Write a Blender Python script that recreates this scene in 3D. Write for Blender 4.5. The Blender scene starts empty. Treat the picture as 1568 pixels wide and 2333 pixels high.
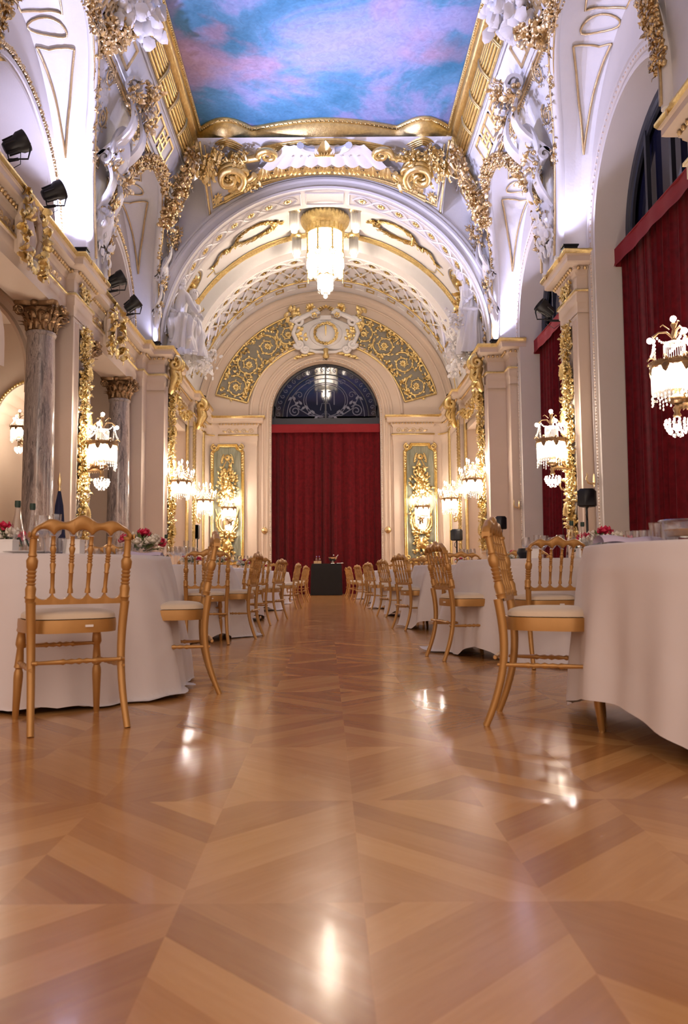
import bpy, math, random
from math import sin, cos, pi, sqrt, radians, atan2, floor, exp
from mathutils import Vector as V, Matrix, noise

S = bpy.context.scene
# ------------------------------------------------------------------ camera
TH, RO = math.atan(145.5/1815), radians(0.37)
cam = bpy.data.objects.new('camera', bpy.data.cameras.new('camera'))
S.collection.objects.link(cam); S.camera = cam
fw = V((0, cos(TH), sin(TH))); up0 = V((0, -sin(TH), cos(TH))); r0 = V((1, 0, 0))
rt = r0*cos(RO)-up0*sin(RO); up = up0*cos(RO)+r0*sin(RO)
m = Matrix((rt, up, -fw)).transposed().to_4x4(); m.translation = (0, 0, .666)
cam.matrix_world = m
cam.data.sensor_width = 36; cam.data.sensor_fit = 'AUTO'; cam.data.lens = 1815/2333*36
cam.data.shift_x = (784-745)/2333
cam.data.dof.use_dof = True; cam.data.dof.focus_distance = 14; cam.data.dof.aperture_fstop = 5.6
cam.data.clip_start = .05
# ------------------------------------------------------------------ world, exposure
W = bpy.data.worlds.new('world'); S.world = W; W.use_nodes = True
W.node_tree.nodes['Background'].inputs[0].default_value = (1, .76, .63, 1)
W.node_tree.nodes['Background'].inputs[1].default_value = .92
S.view_settings.view_transform = 'Standard'; S.view_settings.look = 'None'
S.view_settings.gamma = 1; S.view_settings.exposure = 0.86
S.view_settings.use_curve_mapping = False
S.cycles.max_bounces = 7; S.cycles.diffuse_bounces = 4; S.cycles.glossy_bounces = 4
S.cycles.transparent_max_bounces = 16; S.cycles.transmission_bounces = 5
S.cycles.caustics_reflective = False; S.cycles.caustics_refractive = False
S.cycles.sample_clamp_indirect = 4; S.cycles.blur_glossy = .6
WARM = (1, .70, .43); CHAND = (1, .80, .62); COOL = (.60, .61, 1)
P_CHAND, P_SCONCE, P_COOL = 4.8, 5.6, 2.1

# ------------------------------------------------------------------ mesh builder
def unit(a): return V(a).normalized()
class MB:
    def __init__(s, xf=None): s.v = []; s.f = []; s.xf = xf
    def add(s, vs, fs):
        o = len(s.v)
        if s.xf: vs = [s.xf(*p) for p in vs]
        s.v += [tuple(p) for p in vs]; s.f += [tuple(i+o for i in f) for f in fs]
        return s
    def box(s, x0, x1, y0, y1, z0, z1):
        vs = [(x, y, z) for x in (x0, x1) for y in (y0, y1) for z in (z0, z1)]
        return s.add(vs, [(0, 1, 3, 2), (4, 6, 7, 5), (0, 4, 5, 1), (2, 3, 7, 6), (0, 2, 6, 4), (1, 5, 7, 3)])
    def grid(s, fn, nu, nv, cu=False, cv=False):
        vs = [fn(i/nu, j/nv) for i in range(nu+(not cu)) for j in range(nv+(not cv))]
        a, b = nu+(not cu), nv+(not cv); fs = []
        for i in range(nu):
            for j in range(nv):
                fs.append((i*b+j, ((i+1) % a)*b+j, ((i+1) % a)*b+(j+1) % b, i*b+(j+1) % b))
        return s.add(vs, fs)
    def tube(s, pts, r, n=8, cap=True):
        pts = [V(p) for p in pts]; k = len(pts)
        rs = r if isinstance(r, (list, tuple)) else [r]*k
        vs = []; fs = []; ref = None
        for i, p in enumerate(pts):
            t = (pts[min(i+1, k-1)]-pts[max(i-1, 0)])
            t = t.normalized() if t.length > 1e-9 else V((0, 0, 1))
            if ref is None:
                ref = V((0, 0, 1)) if abs(t.z) < .9 else V((1, 0, 0))
            a = (ref-t*ref.dot(t))
            a = a.normalized() if a.length > 1e-6 else t.orthogonal().normalized()
            ref = a; b = t.cross(a)
            for j in range(n):
                w = 2*pi*j/n; vs.append(p+(a*cos(w)+b*sin(w))*rs[i])
        for i in range(k-1):
            for j in range(n):
                fs.append((i*n+j, i*n+(j+1) % n, (i+1)*n+(j+1) % n, (i+1)*n+j))
        if cap: fs += [tuple(range(n))[::-1], tuple(range((k-1)*n, k*n))]
        return s.add(vs, fs)
    def turned(s, p, q, prof, n=10):
        p, q = V(p), V(q)
        return s.tube([p.lerp(q, t) for t, _ in prof], [r for _, r in prof], n)
    def lathe(s, prof, c=(0, 0, 0), n=20, sx=1, sy=1, wob=None):
        def f(u, v):
            r, z = prof[int(round(v*(len(prof)-1)))]
            a = 2*pi*u; k = wob(a, z) if wob else 1
            return (c[0]+r*k*cos(a)*sx, c[1]+r*k*sin(a)*sy, c[2]+z)
        return s.grid(f, n, len(prof)-1, cu=True)
    def sweep(s, path, prof, closed=False, sg=1):
        n = len(path); P = [V((p[0], p[1])) for p in path]; vs = []; fs = []
        for i in range(n):
            a = P[(i-1) % n] if closed or i > 0 else None
            b = P[(i+1) % n] if closed or i < n-1 else None
            d1 = (P[i]-a).normalized() if a is not None else (b-P[i]).normalized()
            d2 = (b-P[i]).normalized() if b is not None else d1
            n1 = V((d1.y, -d1.x)); n2 = V((d2.y, -d2.x)); mm = n1+n2
            mm = mm/(max(.35, mm.length_squared/2)) if mm.length > 1e-6 else n1
            for d, z in prof: vs.append((P[i].x+mm.x*d*sg, P[i].y+mm.y*d*sg, z))
        k = len(prof)
        for i in range(n if closed else n-1):
            for j in range(k-1):
                fs.append((i*k+j, ((i+1) % n)*k+j, ((i+1) % n)*k+j+1, i*k+j+1))
        return s.add(vs, fs)
    def lump(s, c, r, q=(1, 1, 1), jit=.18, rnd=random):
        g = (1+sqrt(5))/2
        vs = [(-1, g, 0), (1, g, 0), (-1, -g, 0), (1, -g, 0), (0, -1, g), (0, 1, g), (0, -1, -g), (0, 1, -g), (g, 0, -1), (g, 0, 1), (-g, 0, -1), (-g, 0, 1)]
        fs = [(0, 11, 5), (0, 5, 1), (0, 1, 7), (0, 7, 10), (0, 10, 11), (1, 5, 9), (5, 11, 4), (11, 10, 2), (10, 7, 6), (7, 1, 8), (3, 9, 4), (3, 4, 2), (3, 2, 6), (3, 6, 8), (3, 8, 9), (4, 9, 5), (2, 4, 11), (6, 2, 10), (8, 6, 7), (9, 8, 1)]
        return s.add([tuple(c[i]+v[i]/1.9*r*q[i]*(1+rnd.uniform(-jit, jit)) for i in range(3)) for v in vs], fs)
    def ball(s, c, r, n=10, k=6, sz=1):
        return s.lathe([(r*sin(pi*j/k)+1e-5, -r*sz*cos(pi*j/k)) for j in range(k+1)], c, n)
    def leaf(s, p, d, nr, L, w, curl=.35, nv=5):
        p, d, nr = V(p), unit(d), V(nr)
        nr = (nr-d*nr.dot(d)); nr = nr.normalized() if nr.length > 1e-6 else d.orthogonal().normalized()
        b = d.cross(nr); vs = []
        for i in range(nv):
            t = i/(nv-1); ww = w*(sin(pi*min(1, .12+.88*t)**.8)*.5+.02)*(1+.25*(i % 2))
            c = p+d*L*(t-.18*curl*t*t)+nr*L*curl*(sin(t*pi*.8)*.45+(-.1 if t > .8 else 0))
            vs += [c-b*ww, c+nr*w*.14, c+b*ww, c-nr*w*.10]
        fs = []
        for i in range(nv-1):
            for j in range(4): fs.append((4*i+j, 4*i+(j+1) % 4, 4*i+4+(j+1) % 4, 4*i+4+j))
        fs.append((0, 1, 2, 3)); return s.add(vs, fs)
    def build(s, name, mat, parent=None, ang=42, origin=None):
        if mat in (GOLD, GOLDP, BRZ) or name in SOFT: ang = max(ang, 85)
        me = bpy.data.meshes.new(name)
        vs = s.v
        if origin is not None:
            vs = [(a-origin[0], b-origin[1], c-origin[2]) for a, b, c in vs]
        me.from_pydata(vs, [], s.f); me.update()
        me.polygons.foreach_set('use_smooth', [True]*len(me.polygons))
        me.set_sharp_from_angle(angle=radians(ang))
        for mt in (mat if isinstance(mat, (list, tuple)) else [mat]): me.materials.append(mt)
        o = bpy.data.objects.new(name, me); S.collection.objects.link(o)
        if parent is not None: o.parent = parent
        if origin is not None: o.location = origin
        return o

SOFT = {'cloud_mass', 'leaf_cluster', 'stucco_foliage', 'flower_basket', 'scroll_body', 'foliage', 'cartouche_body', 'head_and_hands', 'drapery'}
def tag(o, label=None, cat=None, group=None, kind=None):
    if label: o['label'] = label
    if cat: o['category'] = cat
    if group: o['group'] = group
    if kind: o['kind'] = kind
    return o
def struct(o, label=None):
    o['kind'] = 'structure'
    if label: o['label'] = label; 
    o['category'] = {'w': 'wall', 'f': 'floor', 'c': 'ceiling', 't': 'trim', 'b': 'baseboard', 'd': 'door'}.get(o.name[0], 'wall') if not o.name.startswith('window') else 'window'
    return o
def empty(name, loc=(0, 0, 0), rz=0):
    o = bpy.data.objects.new(name, None); S.collection.objects.link(o)
    o.location = loc; o.rotation_euler = (0, 0, rz); o.empty_display_size = .1
    return o
def copy_tree(o, parent=None):
    c = o.copy(); S.collection.objects.link(c)
    if parent is not None: c.parent = parent
    for ch in KIDS.get(o.name, [k for k in bpy.data.objects if k.parent == o]): copy_tree(ch, c)
    return c
KIDS = {}
def plane(o, u, v, w=None):
    o, u, v = V(o), V(u), V(v); w = V(w) if w else u.cross(v)
    return lambda a, b, c=0: o+u*a+v*b+w*c
TN = [0]
def trim(mb, mat, label, parent=None):
    TN[0] += 1
    return struct(mb.build('trim_%d' % TN[0], mat, parent), label)

# ------------------------------------------------------------------ materials
def pmat(name, col, rough=.6, metal=0, var=.0, vs=6, bump=0, bs=20, **kw):
    M = bpy.data.materials.new(name); M.use_nodes = True; N = M.node_tree.nodes; L = M.node_tree.links
    B = N['Principled BSDF']; B.inputs['Roughness'].default_value = rough; B.inputs['Metallic'].default_value = metal
    B.inputs['Base Color'].default_value = (*col, 1)
    for k, v in kw.items(): B.inputs[k.replace('_', ' ')].default_value = v
    tc = N.new('ShaderNodeTexCoord')
    if var:
        t = N.new('ShaderNodeTexNoise'); t.inputs['Scale'].default_value = vs; t.inputs['Detail'].default_value = 5
        r = N.new('ShaderNodeMixRGB'); r.inputs[1].default_value = (*[c*(1-var) for c in col], 1)
        r.inputs[2].default_value = (*[min(1, c*(1+var)) for c in col], 1)
        L.new(tc.outputs['Object'], t.inputs['Vector']); L.new(t.outputs[0], r.inputs[0]); L.new(r.outputs[0], B.inputs['Base Color'])
    if bump:
        t = N.new('ShaderNodeTexNoise'); t.inputs['Scale'].default_value = bs; t.inputs['Detail'].default_value = 4
        b = N.new('ShaderNodeBump'); b.inputs['Strength'].default_value = bump; b.inputs['Distance'].default_value = .02
        L.new(tc.outputs['Object'], t.inputs['Vector']); L.new(t.outputs[0], b.inputs['Height']); L.new(b.outputs[0], B.inputs['Normal'])
    return M
def emat(name, col, st):
    M = bpy.data.materials.new(name); M.use_nodes = True; B = M.node_tree.nodes['Principled BSDF']
    B.inputs['Base Color'].default_value = (.9, .9, .9, 1); B.inputs['Emission Color'].default_value = (*col, 1)
    B.inputs['Emission Strength'].default_value = st; return M
PL = pmat('plaster', (.70, .64, .58), .62, var=.04, vs=3, bump=.05, bs=30)
PLC = pmat('plaster_cream', (.71, .575, .455), .6, var=.05, vs=2, bump=.05, bs=30)
PLW = pmat('white_stucco', (.82, .80, .79), .5, var=.04, bump=.15, bs=25)
GOLD = pmat('gilding', (.87, .60, .27), .34, 1, var=.38, vs=14, bump=.35, bs=60)
GOLDP = pmat('pale_gilding', (.70, .53, .29), .40, 1, var=.34, vs=9, bump=.25, bs=50)
BRZ = pmat('bronze', (.30, .19, .10), .38, .85, var=.35, vs=20, bump=.3, bs=60)
CHR = pmat('gilt_chair_paint', (.47, .25, .075), .36, .35, var=.07, vs=30, bump=.03, bs=120)
CUSH = pmat('cream_velvet', (.72, .60, .45), .9, var=.05, vs=12, bump=.1, bs=90, Sheen_Weight=.3)
LIN = pmat('white_linen', (.74, .70, .71), .85, var=.02, vs=5, bump=.5, bs=3.2)
BLK = pmat('black_cloth', (.006, .006, .007), .9, var=.2, vs=8)
BLM = pmat('black_metal', (.015, .015, .018), .45, .3, var=.2, vs=12)
GREY = pmat('backing_grey', (.27, .25, .20), .7, var=.2, vs=10)
NAVY = pmat('navy_cloth', (.01, .012, .05), .8)
WHT = pmat('white_card', (.82, .80, .78), .7)
LILA = pmat('lilac_napkin', (.55, .48, .62), .8)
WOOD = pmat('pale_wood', (.55, .36, .18), .5, var=.15, vs=20)
SILV = pmat('silver', (.75, .72, .68), .22, 1, var=.2, vs=20)
GRN = pmat('leaf_green', (.16, .22, .08), .6, var=.4, vs=20)
CRM = pmat('cream_petal', (.80, .74, .62), .6, var=.1, vs=20)
PNK = pmat('crimson_petal', (.62, .02, .08), .5, var=.25, vs=20)
DKR = pmat('dark_red_fruit', (.25, .02, .03), .4, var=.2, vs=20)
CAP = pmat('green_cap', (.02, .05, .035), .5)
CANDLE = pmat('candle_sleeve', (.85, .80, .70), .5)
BULB = emat('bulb', (1, .86, .74), 170)
IRON = pmat('window_iron', (.03, .033, .045), .4, .2)
ETCH = pmat('etched_glass', (.16, .17, .24), .5)
DGLASS = pmat('dark_glass', (.012, .012, .03), .04, 0)
LENS = pmat('lamp_lens', (.35, .33, .28), .15, .3)
def glassy(name, mixv, tint, rough):
    M = bpy.data.materials.new(name); M.use_nodes = True; N = M.node_tree.nodes; L = M.node_tree.links
    N.remove(N['Principled BSDF']); o = N['Material Output']
    t = N.new('ShaderNodeBsdfTransparent'); t.inputs[0].default_value = (*tint, 1)
    g = N.new('ShaderNodeBsdfGlossy'); g.inputs['Roughness'].default_value = rough
    w = N.new('ShaderNodeLayerWeight'); w.inputs[0].default_value = .5
    mr = N.new('ShaderNodeMapRange'); mr.inputs['To Min'].default_value = mixv; mr.inputs['To Max'].default_value = min(1, mixv+.6)
    mx = N.new('ShaderNodeMixShader')
    L.new(w.outputs['Facing'], mr.inputs['Value']); L.new(mr.outputs[0], mx.inputs[0]); L.new(t.outputs[0], mx.inputs[1]); L.new(g.outputs[0], mx.inputs[2])
    L.new(mx.outputs[0], o.inputs['Surface']); return M
GLS = glassy('clear_glass', .05, (.97, .97, .98), .04)
CRY = glassy('crystal', .18, (.97, .96, .95), .08)
_n = CRY.node_tree; _d = _n.nodes.new('ShaderNodeBsdfTranslucent'); _d.inputs[0].default_value = (.95, .93, .9, 1); _x = _n.nodes.new('ShaderNodeMixShader'); _x.inputs[0].default_value = .3
_o = _n.nodes['Material Output']; _s = _o.inputs['Surface'].links[0].from_socket; _n.links.new(_s, _x.inputs[1]); _n.links.new(_d.outputs[0], _x.inputs[2]); _n.links.new(_x.outputs[0], _o.inputs['Surface'])

def nodes(name):
    M = bpy.data.materials.new(name); M.use_nodes = True; nt = M.node_tree
    def nd(t, **kw):
        n = nt.nodes.new('ShaderNode'+t)
        for k, v in kw.items():
            if k.startswith('i_'):
                n.inputs[int(k[2:])].default_value = v
            else: setattr(n, k, v)
        return n
    def mth(op, a, b=None, c=None):
        n = nd('Math', operation=op)
        for i, x in enumerate((a, b, c)):
            if x is None: continue
            if isinstance(x, (int, float)): n.inputs[i].default_value = x
            else: nt.links.new(x, n.inputs[i])
        return n.outputs[0]
    return M, nt, nd, mth, nt.nodes['Principled BSDF']
def ramp(nt, src, stops):
    r = nt.nodes.new('ShaderNodeValToRGB'); e = r.color_ramp.elements
    while len(e) < len(stops): e.new(.5)
    for i, (p, c) in enumerate(stops): e[i].position = p; e[i].color = (*c, 1)
    nt.links.new(src, r.inputs[0]); return r.outputs[0]

def floor_mat():
    M, nt, nd, mth, B = nodes('oak_parquet'); L = nt.links.new
    tc = nd('TexCoord'); sp = nd('SeparateXYZ'); L(tc.outputs['Object'], sp.inputs[0])
    X, Y = sp.outputs[0], sp.outputs[1]
    cx = mth('DIVIDE', mth('SUBTRACT', X, .07), .376); ry = mth('DIVIDE', mth('SUBTRACT', Y, 1.687), .742)
    ci, ri = mth('FLOOR', cx), mth('FLOOR', ry)
    par = mth('MODULO', mth('ADD', mth('ADD', ci, ri), 200), 2)
    par = mth('ROUND', par); sgn = mth('SUBTRACT', 1, mth('MULTIPLY', par, 2))
    lx = mth('MULTIPLY', mth('SUBTRACT', cx, ci), .376); ly = mth('MULTIPLY', mth('SUBTRACT', ry, ri), .742)
    # mirrored cells measure from their own right edge
    lx2 = mth('ADD', mth('MULTIPLY', sgn, lx), mth('MULTIPLY', par, .376))
    c = mth('ADD', lx2, ly); k = mth('DIVIDE', c, .1484); ki = mth('FLOOR', k)
    along = mth('SUBTRACT', lx2, ly)
    cb = nd('CombineXYZ'); L(ci, cb.inputs[0]); L(ri, cb.inputs[1]); L(ki, cb.inputs[2])
    wn = nd('TexWhiteNoise', noise_dimensions='3D'); L(cb.outputs[0], wn.inputs['Vector'])
    g = nd('CombineXYZ'); L(mth('MULTIPLY', c, 38), g.inputs[0]); L(mth('MULTIPLY', along, 2.6), g.inputs[1]); L(mth('MULTIPLY', wn.outputs[0], 60), g.inputs[2])
    gn = nd('TexNoise'); gn.inputs['Scale'].default_value = 1; gn.inputs['Detail'].default_value = 6; gn.inputs['Roughness'].default_value = .65; gn.inputs['Distortion'].default_value = .6
    L(g.outputs[0], gn.inputs['Vector'])
    tone = mth('ADD', mth('MULTIPLY', wn.outputs[0], .68), mth('MULTIPLY', gn.outputs[0], .42))
    col = ramp(nt, tone, [(.1, (.36, .155, .05)), (.5, (.51, .24, .077)), (1.0, (.70, .38, .135))])
    # seams
    fk = mth('FRACT', k); e1 = mth('MINIMUM', fk, mth('SUBTRACT', 1, fk))
    fc = mth('SUBTRACT', cx, ci); e2 = mth('MULTIPLY', mth('MINIMUM', fc, mth('SUBTRACT', 1, fc)), 2.5)
    fr = mth('SUBTRACT', ry, ri); e3 = mth('MULTIPLY', mth('MINIMUM', fr, mth('SUBTRACT', 1, fr)), 5)
    e = mth('MINIMUM', mth('MINIMUM', e1, e2), e3)
    sm = nd('MapRange'); sm.inputs['From Max'].default_value = .012; sm.inputs['To Min'].default_value = 1.1; L(e, sm.inputs['Value'])
    mx = nd('MixRGB', blend_type='MULTIPLY'); mx.inputs[0].default_value = 1; L(col, mx.inputs[1]); L(sm.outputs[0], mx.inputs[2])
    L(mx.outputs[0], B.inputs['Base Color'])
    wv = nd('TexNoise'); wv.inputs['Scale'].default_value = 5; wv.inputs['Detail'].default_value = 3; L(tc.outputs['Object'], wv.inputs['Vector'])
    h = mth('ADD', mth('MULTIPLY', wv.outputs[0], .7), mth('ADD', mth('MULTIPLY', wn.outputs[0], .12), mth('MULTIPLY', gn.outputs[0], .06)))
    b = nd('Bump'); b.inputs['Strength'].default_value = .10; b.inputs['Distance'].default_value = .02; L(h, b.inputs['Height']); L(b.outputs[0], B.inputs['Normal'])
    rr = nd('MapRange'); rr.inputs['To Min'].default_value = .15; rr.inputs['To Max'].default_value = .32; L(gn.outputs[0], rr.inputs['Value']); L(rr.outputs[0], B.inputs['Roughness'])
    B.inputs['Coat Weight'].default_value = .25; B.inputs['Coat Roughness'].default_value = .09
    return M
def mural_mat():
    M, nt, nd, mth, B = nodes('painted_clouds'); L = nt.links.new
    tc = nd('TexCoord'); mp = nd('Mapping'); L(tc.outputs['Object'], mp.inputs[0]); mp.inputs['Scale'].default_value = (.36, .36, 1); mp.inputs['Location'].default_value = (2.3, 5.1, 0)
    n1 = nd('TexNoise'); n1.inputs['Scale'].default_value = 1.0; n1.inputs['Detail'].default_value = 7; n1.inputs['Roughness'].default_value = .55; n1.inputs['Distortion'].default_value = .9; L(mp.outputs[0], n1.inputs[0])
    n2 = nd('TexNoise'); n2.inputs['Scale'].default_value = 1.1; n2.inputs['Detail'].default_value = 6; n2.inputs['Distortion'].default_value = .7
    m2 = nd('Mapping'); m2.inputs['Location'].default_value = (7, 3, 4); L(mp.outputs[0], m2.inputs[0]); L(m2.outputs[0], n2.inputs[0])
    base = ramp(nt, n1.outputs[0], [(.36, (.05, .22, .39)), (.46, (.11, .30, .51)), (.52, (.29, .34, .61)), (.66, (.42, .38, .64))])
    pf = ramp(nt, n2.outputs[0], [(.52, (0, 0, 0)), (.60, (.65, .65, .65)), (.8, (.9, .9, .9))])
    pk = ramp(nt, n1.outputs[0], [(.35, (.46, .27, .40)), (.5, (.50, .30, .44)), (.68, (.60, .35, .36))])
    mx = nd('MixRGB'); L(pf, mx.inputs[0]); L(base, mx.inputs[1]); L(pk, mx.inputs[2])
    st = nd('TexNoise'); st.inputs['Scale'].default_value = 7; st.inputs['Detail'].default_value = 5; st.inputs['Distortion'].default_value = 1.5; L(tc.outputs['Object'], st.inputs[0])
    ov = nd('MixRGB', blend_type='OVERLAY'); ov.inputs[0].default_value = .35; L(mx.outputs[0], ov.inputs[1]); L(st.outputs[0], ov.inputs[2])
    L(ov.outputs[0], B.inputs['Base Color']); B.inputs['Roughness'].default_value = .7
    return M
def marble_mat():
    M, nt, nd, mth, B = nodes('veined_marble'); L = nt.links.new
    tc = nd('TexCoord'); mp = nd('Mapping'); L(tc.outputs['Object'], mp.inputs[0]); mp.inputs['Scale'].default_value = (5.5, 5.5, .8)
    n1 = nd('TexNoise'); n1.inputs['Scale'].default_value = 1.5; n1.inputs['Detail'].default_value = 10; n1.inputs['Roughness'].default_value = .68; n1.inputs['Distortion'].default_value = 1.8; L(mp.outputs[0], n1.inputs[0])
    m2 = nd('Mapping'); m2.inputs['Scale'].default_value = (2.2, 2.2, .22); L(tc.outputs['Object'], m2.inputs[0])
    n2 = nd('TexNoise'); n2.inputs['Scale'].default_value = 1.2; n2.inputs['Detail'].default_value = 3; L(m2.outputs[0], n2.inputs[0])
    c = ramp(nt, n1.outputs[0], [(.36, (.14, .12, .12)), (.45, (.28, .245, .235)), (.50, (.50, .43, .39)), (.53, (.27, .235, .225)), (.60, (.43, .37, .335)), (.68, (.62, .54, .48))])
    c2 = ramp(nt, n1.outputs[0], [(.36, (.26, .20, .17)), (.5, (.62, .50, .42)), (.54, (.42, .33, .28)), (.66, (.74, .62, .53))])
    f = ramp(nt, n2.outputs[0], [(.48, (0, 0, 0)), (.54, (1, 1, 1))]); mx = nd('MixRGB'); L(f, mx.inputs[0]); L(c, mx.inputs[1]); L(c2, mx.inputs[2])
    L(mx.outputs[0], B.inputs['Base Color']); B.inputs['Roughness'].default_value = .2
    return M
def velvet_mat():
    M, nt, nd, mth, B = nodes('red_velvet'); L = nt.links.new
    tc = nd('TexCoord'); n = nd('TexNoise'); n.inputs['Scale'].default_value = 9; n.inputs['Detail'].default_value = 4; L(tc.outputs['Object'], n.inputs[0])
    c = ramp(nt, n.outputs[0], [(.3, (.085, .002, .005)), (.7, (.15, .004, .009))]); L(c, B.inputs['Base Color'])
    B.inputs['Roughness'].default_value = .85; B.inputs['Sheen Weight'].default_value = .15
    B.inputs['Specular IOR Level'].default_value = .15
    return M
def greenm():
    M, nt, nd, mth, B = nodes('green_marbled_panel'); L = nt.links.new
    tc = nd('TexCoord'); mp = nd('Mapping'); L(tc.outputs['Object'], mp.inputs[0]); mp.inputs['Scale'].default_value = (9, 9, 1.2)
    n = nd('TexNoise'); n.inputs['Scale'].default_value = 1.4; n.inputs['Detail'].default_value = 6; n.inputs['Distortion'].default_value = .8; L(mp.outputs[0], n.inputs[0])
    c = ramp(nt, n.outputs[0], [(.3, (.20, .21, .14)), (.55, (.33, .34, .24)), (.75, (.45, .44, .33))]); L(c, B.inputs['Base Color']); B.inputs['Roughness'].default_value = .45
    return M
FLOOR, MURAL, MARB, VEL, GREEN = floor_mat(), mural_mat(), marble_mat(), velvet_mat(), greenm()
VALM = pmat('red_valance', (.24, .008, .014), .85, var=.1, vs=8)

# ------------------------------------------------------------------ setting: floor, walls, piers
BAY = [6.35, 11.92, 17.49]          # bay centres along the hall
PIER = [3.56, 9.13, 14.70]          # pier centres
HC = 6.5
struct(MB().box(-9, 7.2, -4, 31, -.12, 0).build('floor', FLOOR), 'waxed oak chevron parquet floor of the hall')

def wall_arch(mb, u0, u1, z0, zt, cu, hw, sp, sill=None):
    """wall sheet in plane coords (u,v) with an arched hole; thin box thickness 0 (closed by reveals)"""
    q = lambda a, b, c, d: mb.add([(a, b, 0), (c, b, 0), (c, d, 0), (a, d, 0)], [(0, 1, 2, 3)])
    q(u0, z0, cu-hw, zt); q(cu+hw, z0, u1, zt)
    n = 24; pts = [(cu-hw*cos(pi*i/n), sp+hw*sin(pi*i/n)) for i in range(n+1)]
    for (a, b), (c, d) in zip(pts, pts[1:]): mb.add([(a, b, 0), (c, d, 0), (c, zt, 0), (a, zt, 0)], [(0, 1, 2, 3)])
def arch_path(cu, hw, sp, z0, n=28):
    return [(cu-hw, z0)]+[(cu-hw*cos(pi*i/n), sp+hw*sin(pi*i/n)) for i in range(n+1)]+[(cu+hw, z0)]

# right wall: plane x = 4.85, tall arched windows
px = lambda x, s: plane((x, 0, 0), (0, 1, 0), (0, 0, 1), (-s, 0, 0))   # local (y, z, out towards the hall)
mb = MB(px(4.85, 1))
for c in BAY: wall_arch(mb, c-2.785, c+2.785, 0, 9.9, c, 1.83, 6.6)
mb.add([(-4, 0, 0), (3.565, 0, 0), (3.565, 9.9, 0), (-4, 9.9, 0)], [(0, 1, 2, 3)])
for c in BAY: mb.sweep(arch_path(c, 1.83, 6.6, 0), [(0, 0), (0, -.72)], sg=-1)
struct(mb.build('wall_right', PL), 'cream stone window wall on the right')
mb = MB(px(4.85, 1)); mg = MB(px(4.85, 1))
PROF = [(0, 0), (0, .05), (.05, .06), (.07, .03), (.12, .03), (.13, .07), (.20, .08), (.22, .04), (.28, .04), (.30, .07), (.36, .07), (.38, .02), (.47, .02), (.48, .0)]
for c in BAY[1:]:
    mb.sweep(arch_path(c, 1.83, 6.6, 0), PROF, sg=-1)
    pth = arch_path(c, 1.99, 6.6, 0, 60)
    for (a, b), (c2, d2) in zip(pth, pth[1:]):
        L = math.hypot(c2-a, d2-b); k = max(1, int(L/.055))
        for i in range(k):
            mg.lump((a+(c2-a)*i/k, b+(d2-b)*i/k, .07), .026)
trim(mb, PL, 'moulded arch surrounds of the right windows')
trim(mg, PLC, 'rope bead on the right window surrounds')

# windows behind the curtains
def window_right(c, n):
    e = MB(px(5.5, 1))
    k = 24; e.add([(c, 6.6, 0)]+[(c-1.86*cos(pi*i/k), 6.6+1.86*sin(pi*i/k), 0) for i in range(k+1)], [(0, i+1, i+2) for i in range(k)])
    e.add([(c-1.86, 0, 0), (c+1.86, 0, 0), (c+1.86, 6.6, 0), (c-1.86, 6.6, 0)], [(0, 1, 2, 3)])
    w = struct(e.build('window_%d' % n, DGLASS), 'tall arched night-dark window on the right')
    f = MB(px(5.44, 1)); pr = [(0, 0), (0, .09), (-.12, .09), (-.14, .05), (-.22, .05), (-.22, 0)]
    f.sweep(arch_path(c, 1.84, 6.6, 0), pr, sg=-1)
    for dy in (-.95, -.03, .9): f.box(c+dy-.03, c+dy+.05, 0, 8.3, 0, .07)
    f.box(c-1.8, c+1.8, 6.4, 6.5, 0, .08)
    f.build('window_frame', IRON, w)
for n, c in enumerate(BAY): window_right(c, n+1)

def drape(name, xf, w, z0, z1, zv, seed, label, folds=16, amp=.06):
    """floor-length curtain with valance, local (u,z,out)"""
    o = empty(name, xf(0, 0, 0)); rnd = random.Random(seed); ph = [rnd.uniform(0, 6) for _ in range(6)]
    org = o.location
    def f(u, v):
        z = z0+(zv-.03-z0)*v; x = (u-.5)*w
        a = x*folds*2*pi/w+1.3*sin(x*1.7+ph[0])+.9*sin(x*4.3+ph[1])+.25*sin(v*2.2+ph[2]+x)
        k = amp*(.55+.5*(1-v))*(1+.35*sin(x*3+ph[3]))
        return (x+.02*sin(a*2), z, .12+k*(sin(a)+.3*sin(2*a+ph[4]))+.03*(1-v)*sin(x*1.7+ph[5]))
    mb = MB(xf); mb.grid(f, folds*14, 26); mb.v = [tuple(V(p)-org) for p in mb.v]
    mb.build('drape', VEL, o, ang=180)
    mb = MB(xf)
    def g(u, v):
        x = (u-.5)*(w+.06); return (x, z1-.04+(zv-z1+.04)*v, .26+.012*sin(x*4+seed)+.008*sin(x*11)+(.02 if v < .02 else 0))
    mb.grid(g, 60, 4); mb.box(-w/2-.03, w/2+.03, zv-.01, zv+.01, 0, .27)
    mb.box(-w/2-.03, -w/2-.02, z1-.04, zv, 0, .27); mb.box(w/2+.02, w/2+.03, z1-.04, zv, 0, .27)
    mb.v = [tuple(V(p)-org) for p in mb.v]
    mb.build('valance', VALM, o)
    tag(o, label, 'curtain'); return o
drape('window_curtain', plane((5.42, BAY[1], 0), (0, 1, 0), (0, 0, 1), (-1, 0, 0)), 3.60, .02, 6.14, 6.42, 1, 'tall red velvet curtain with bright valance in the nearest window on the right', 13, .085)
drape('window_curtain', plane((5.42, BAY[2], 0), (0, 1, 0), (0, 0, 1), (-1, 0, 0)), 3.60, .02, 6.14, 6.42, 2, 'red velvet curtain seen narrow between the two right-hand piers', 13, .085)

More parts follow.
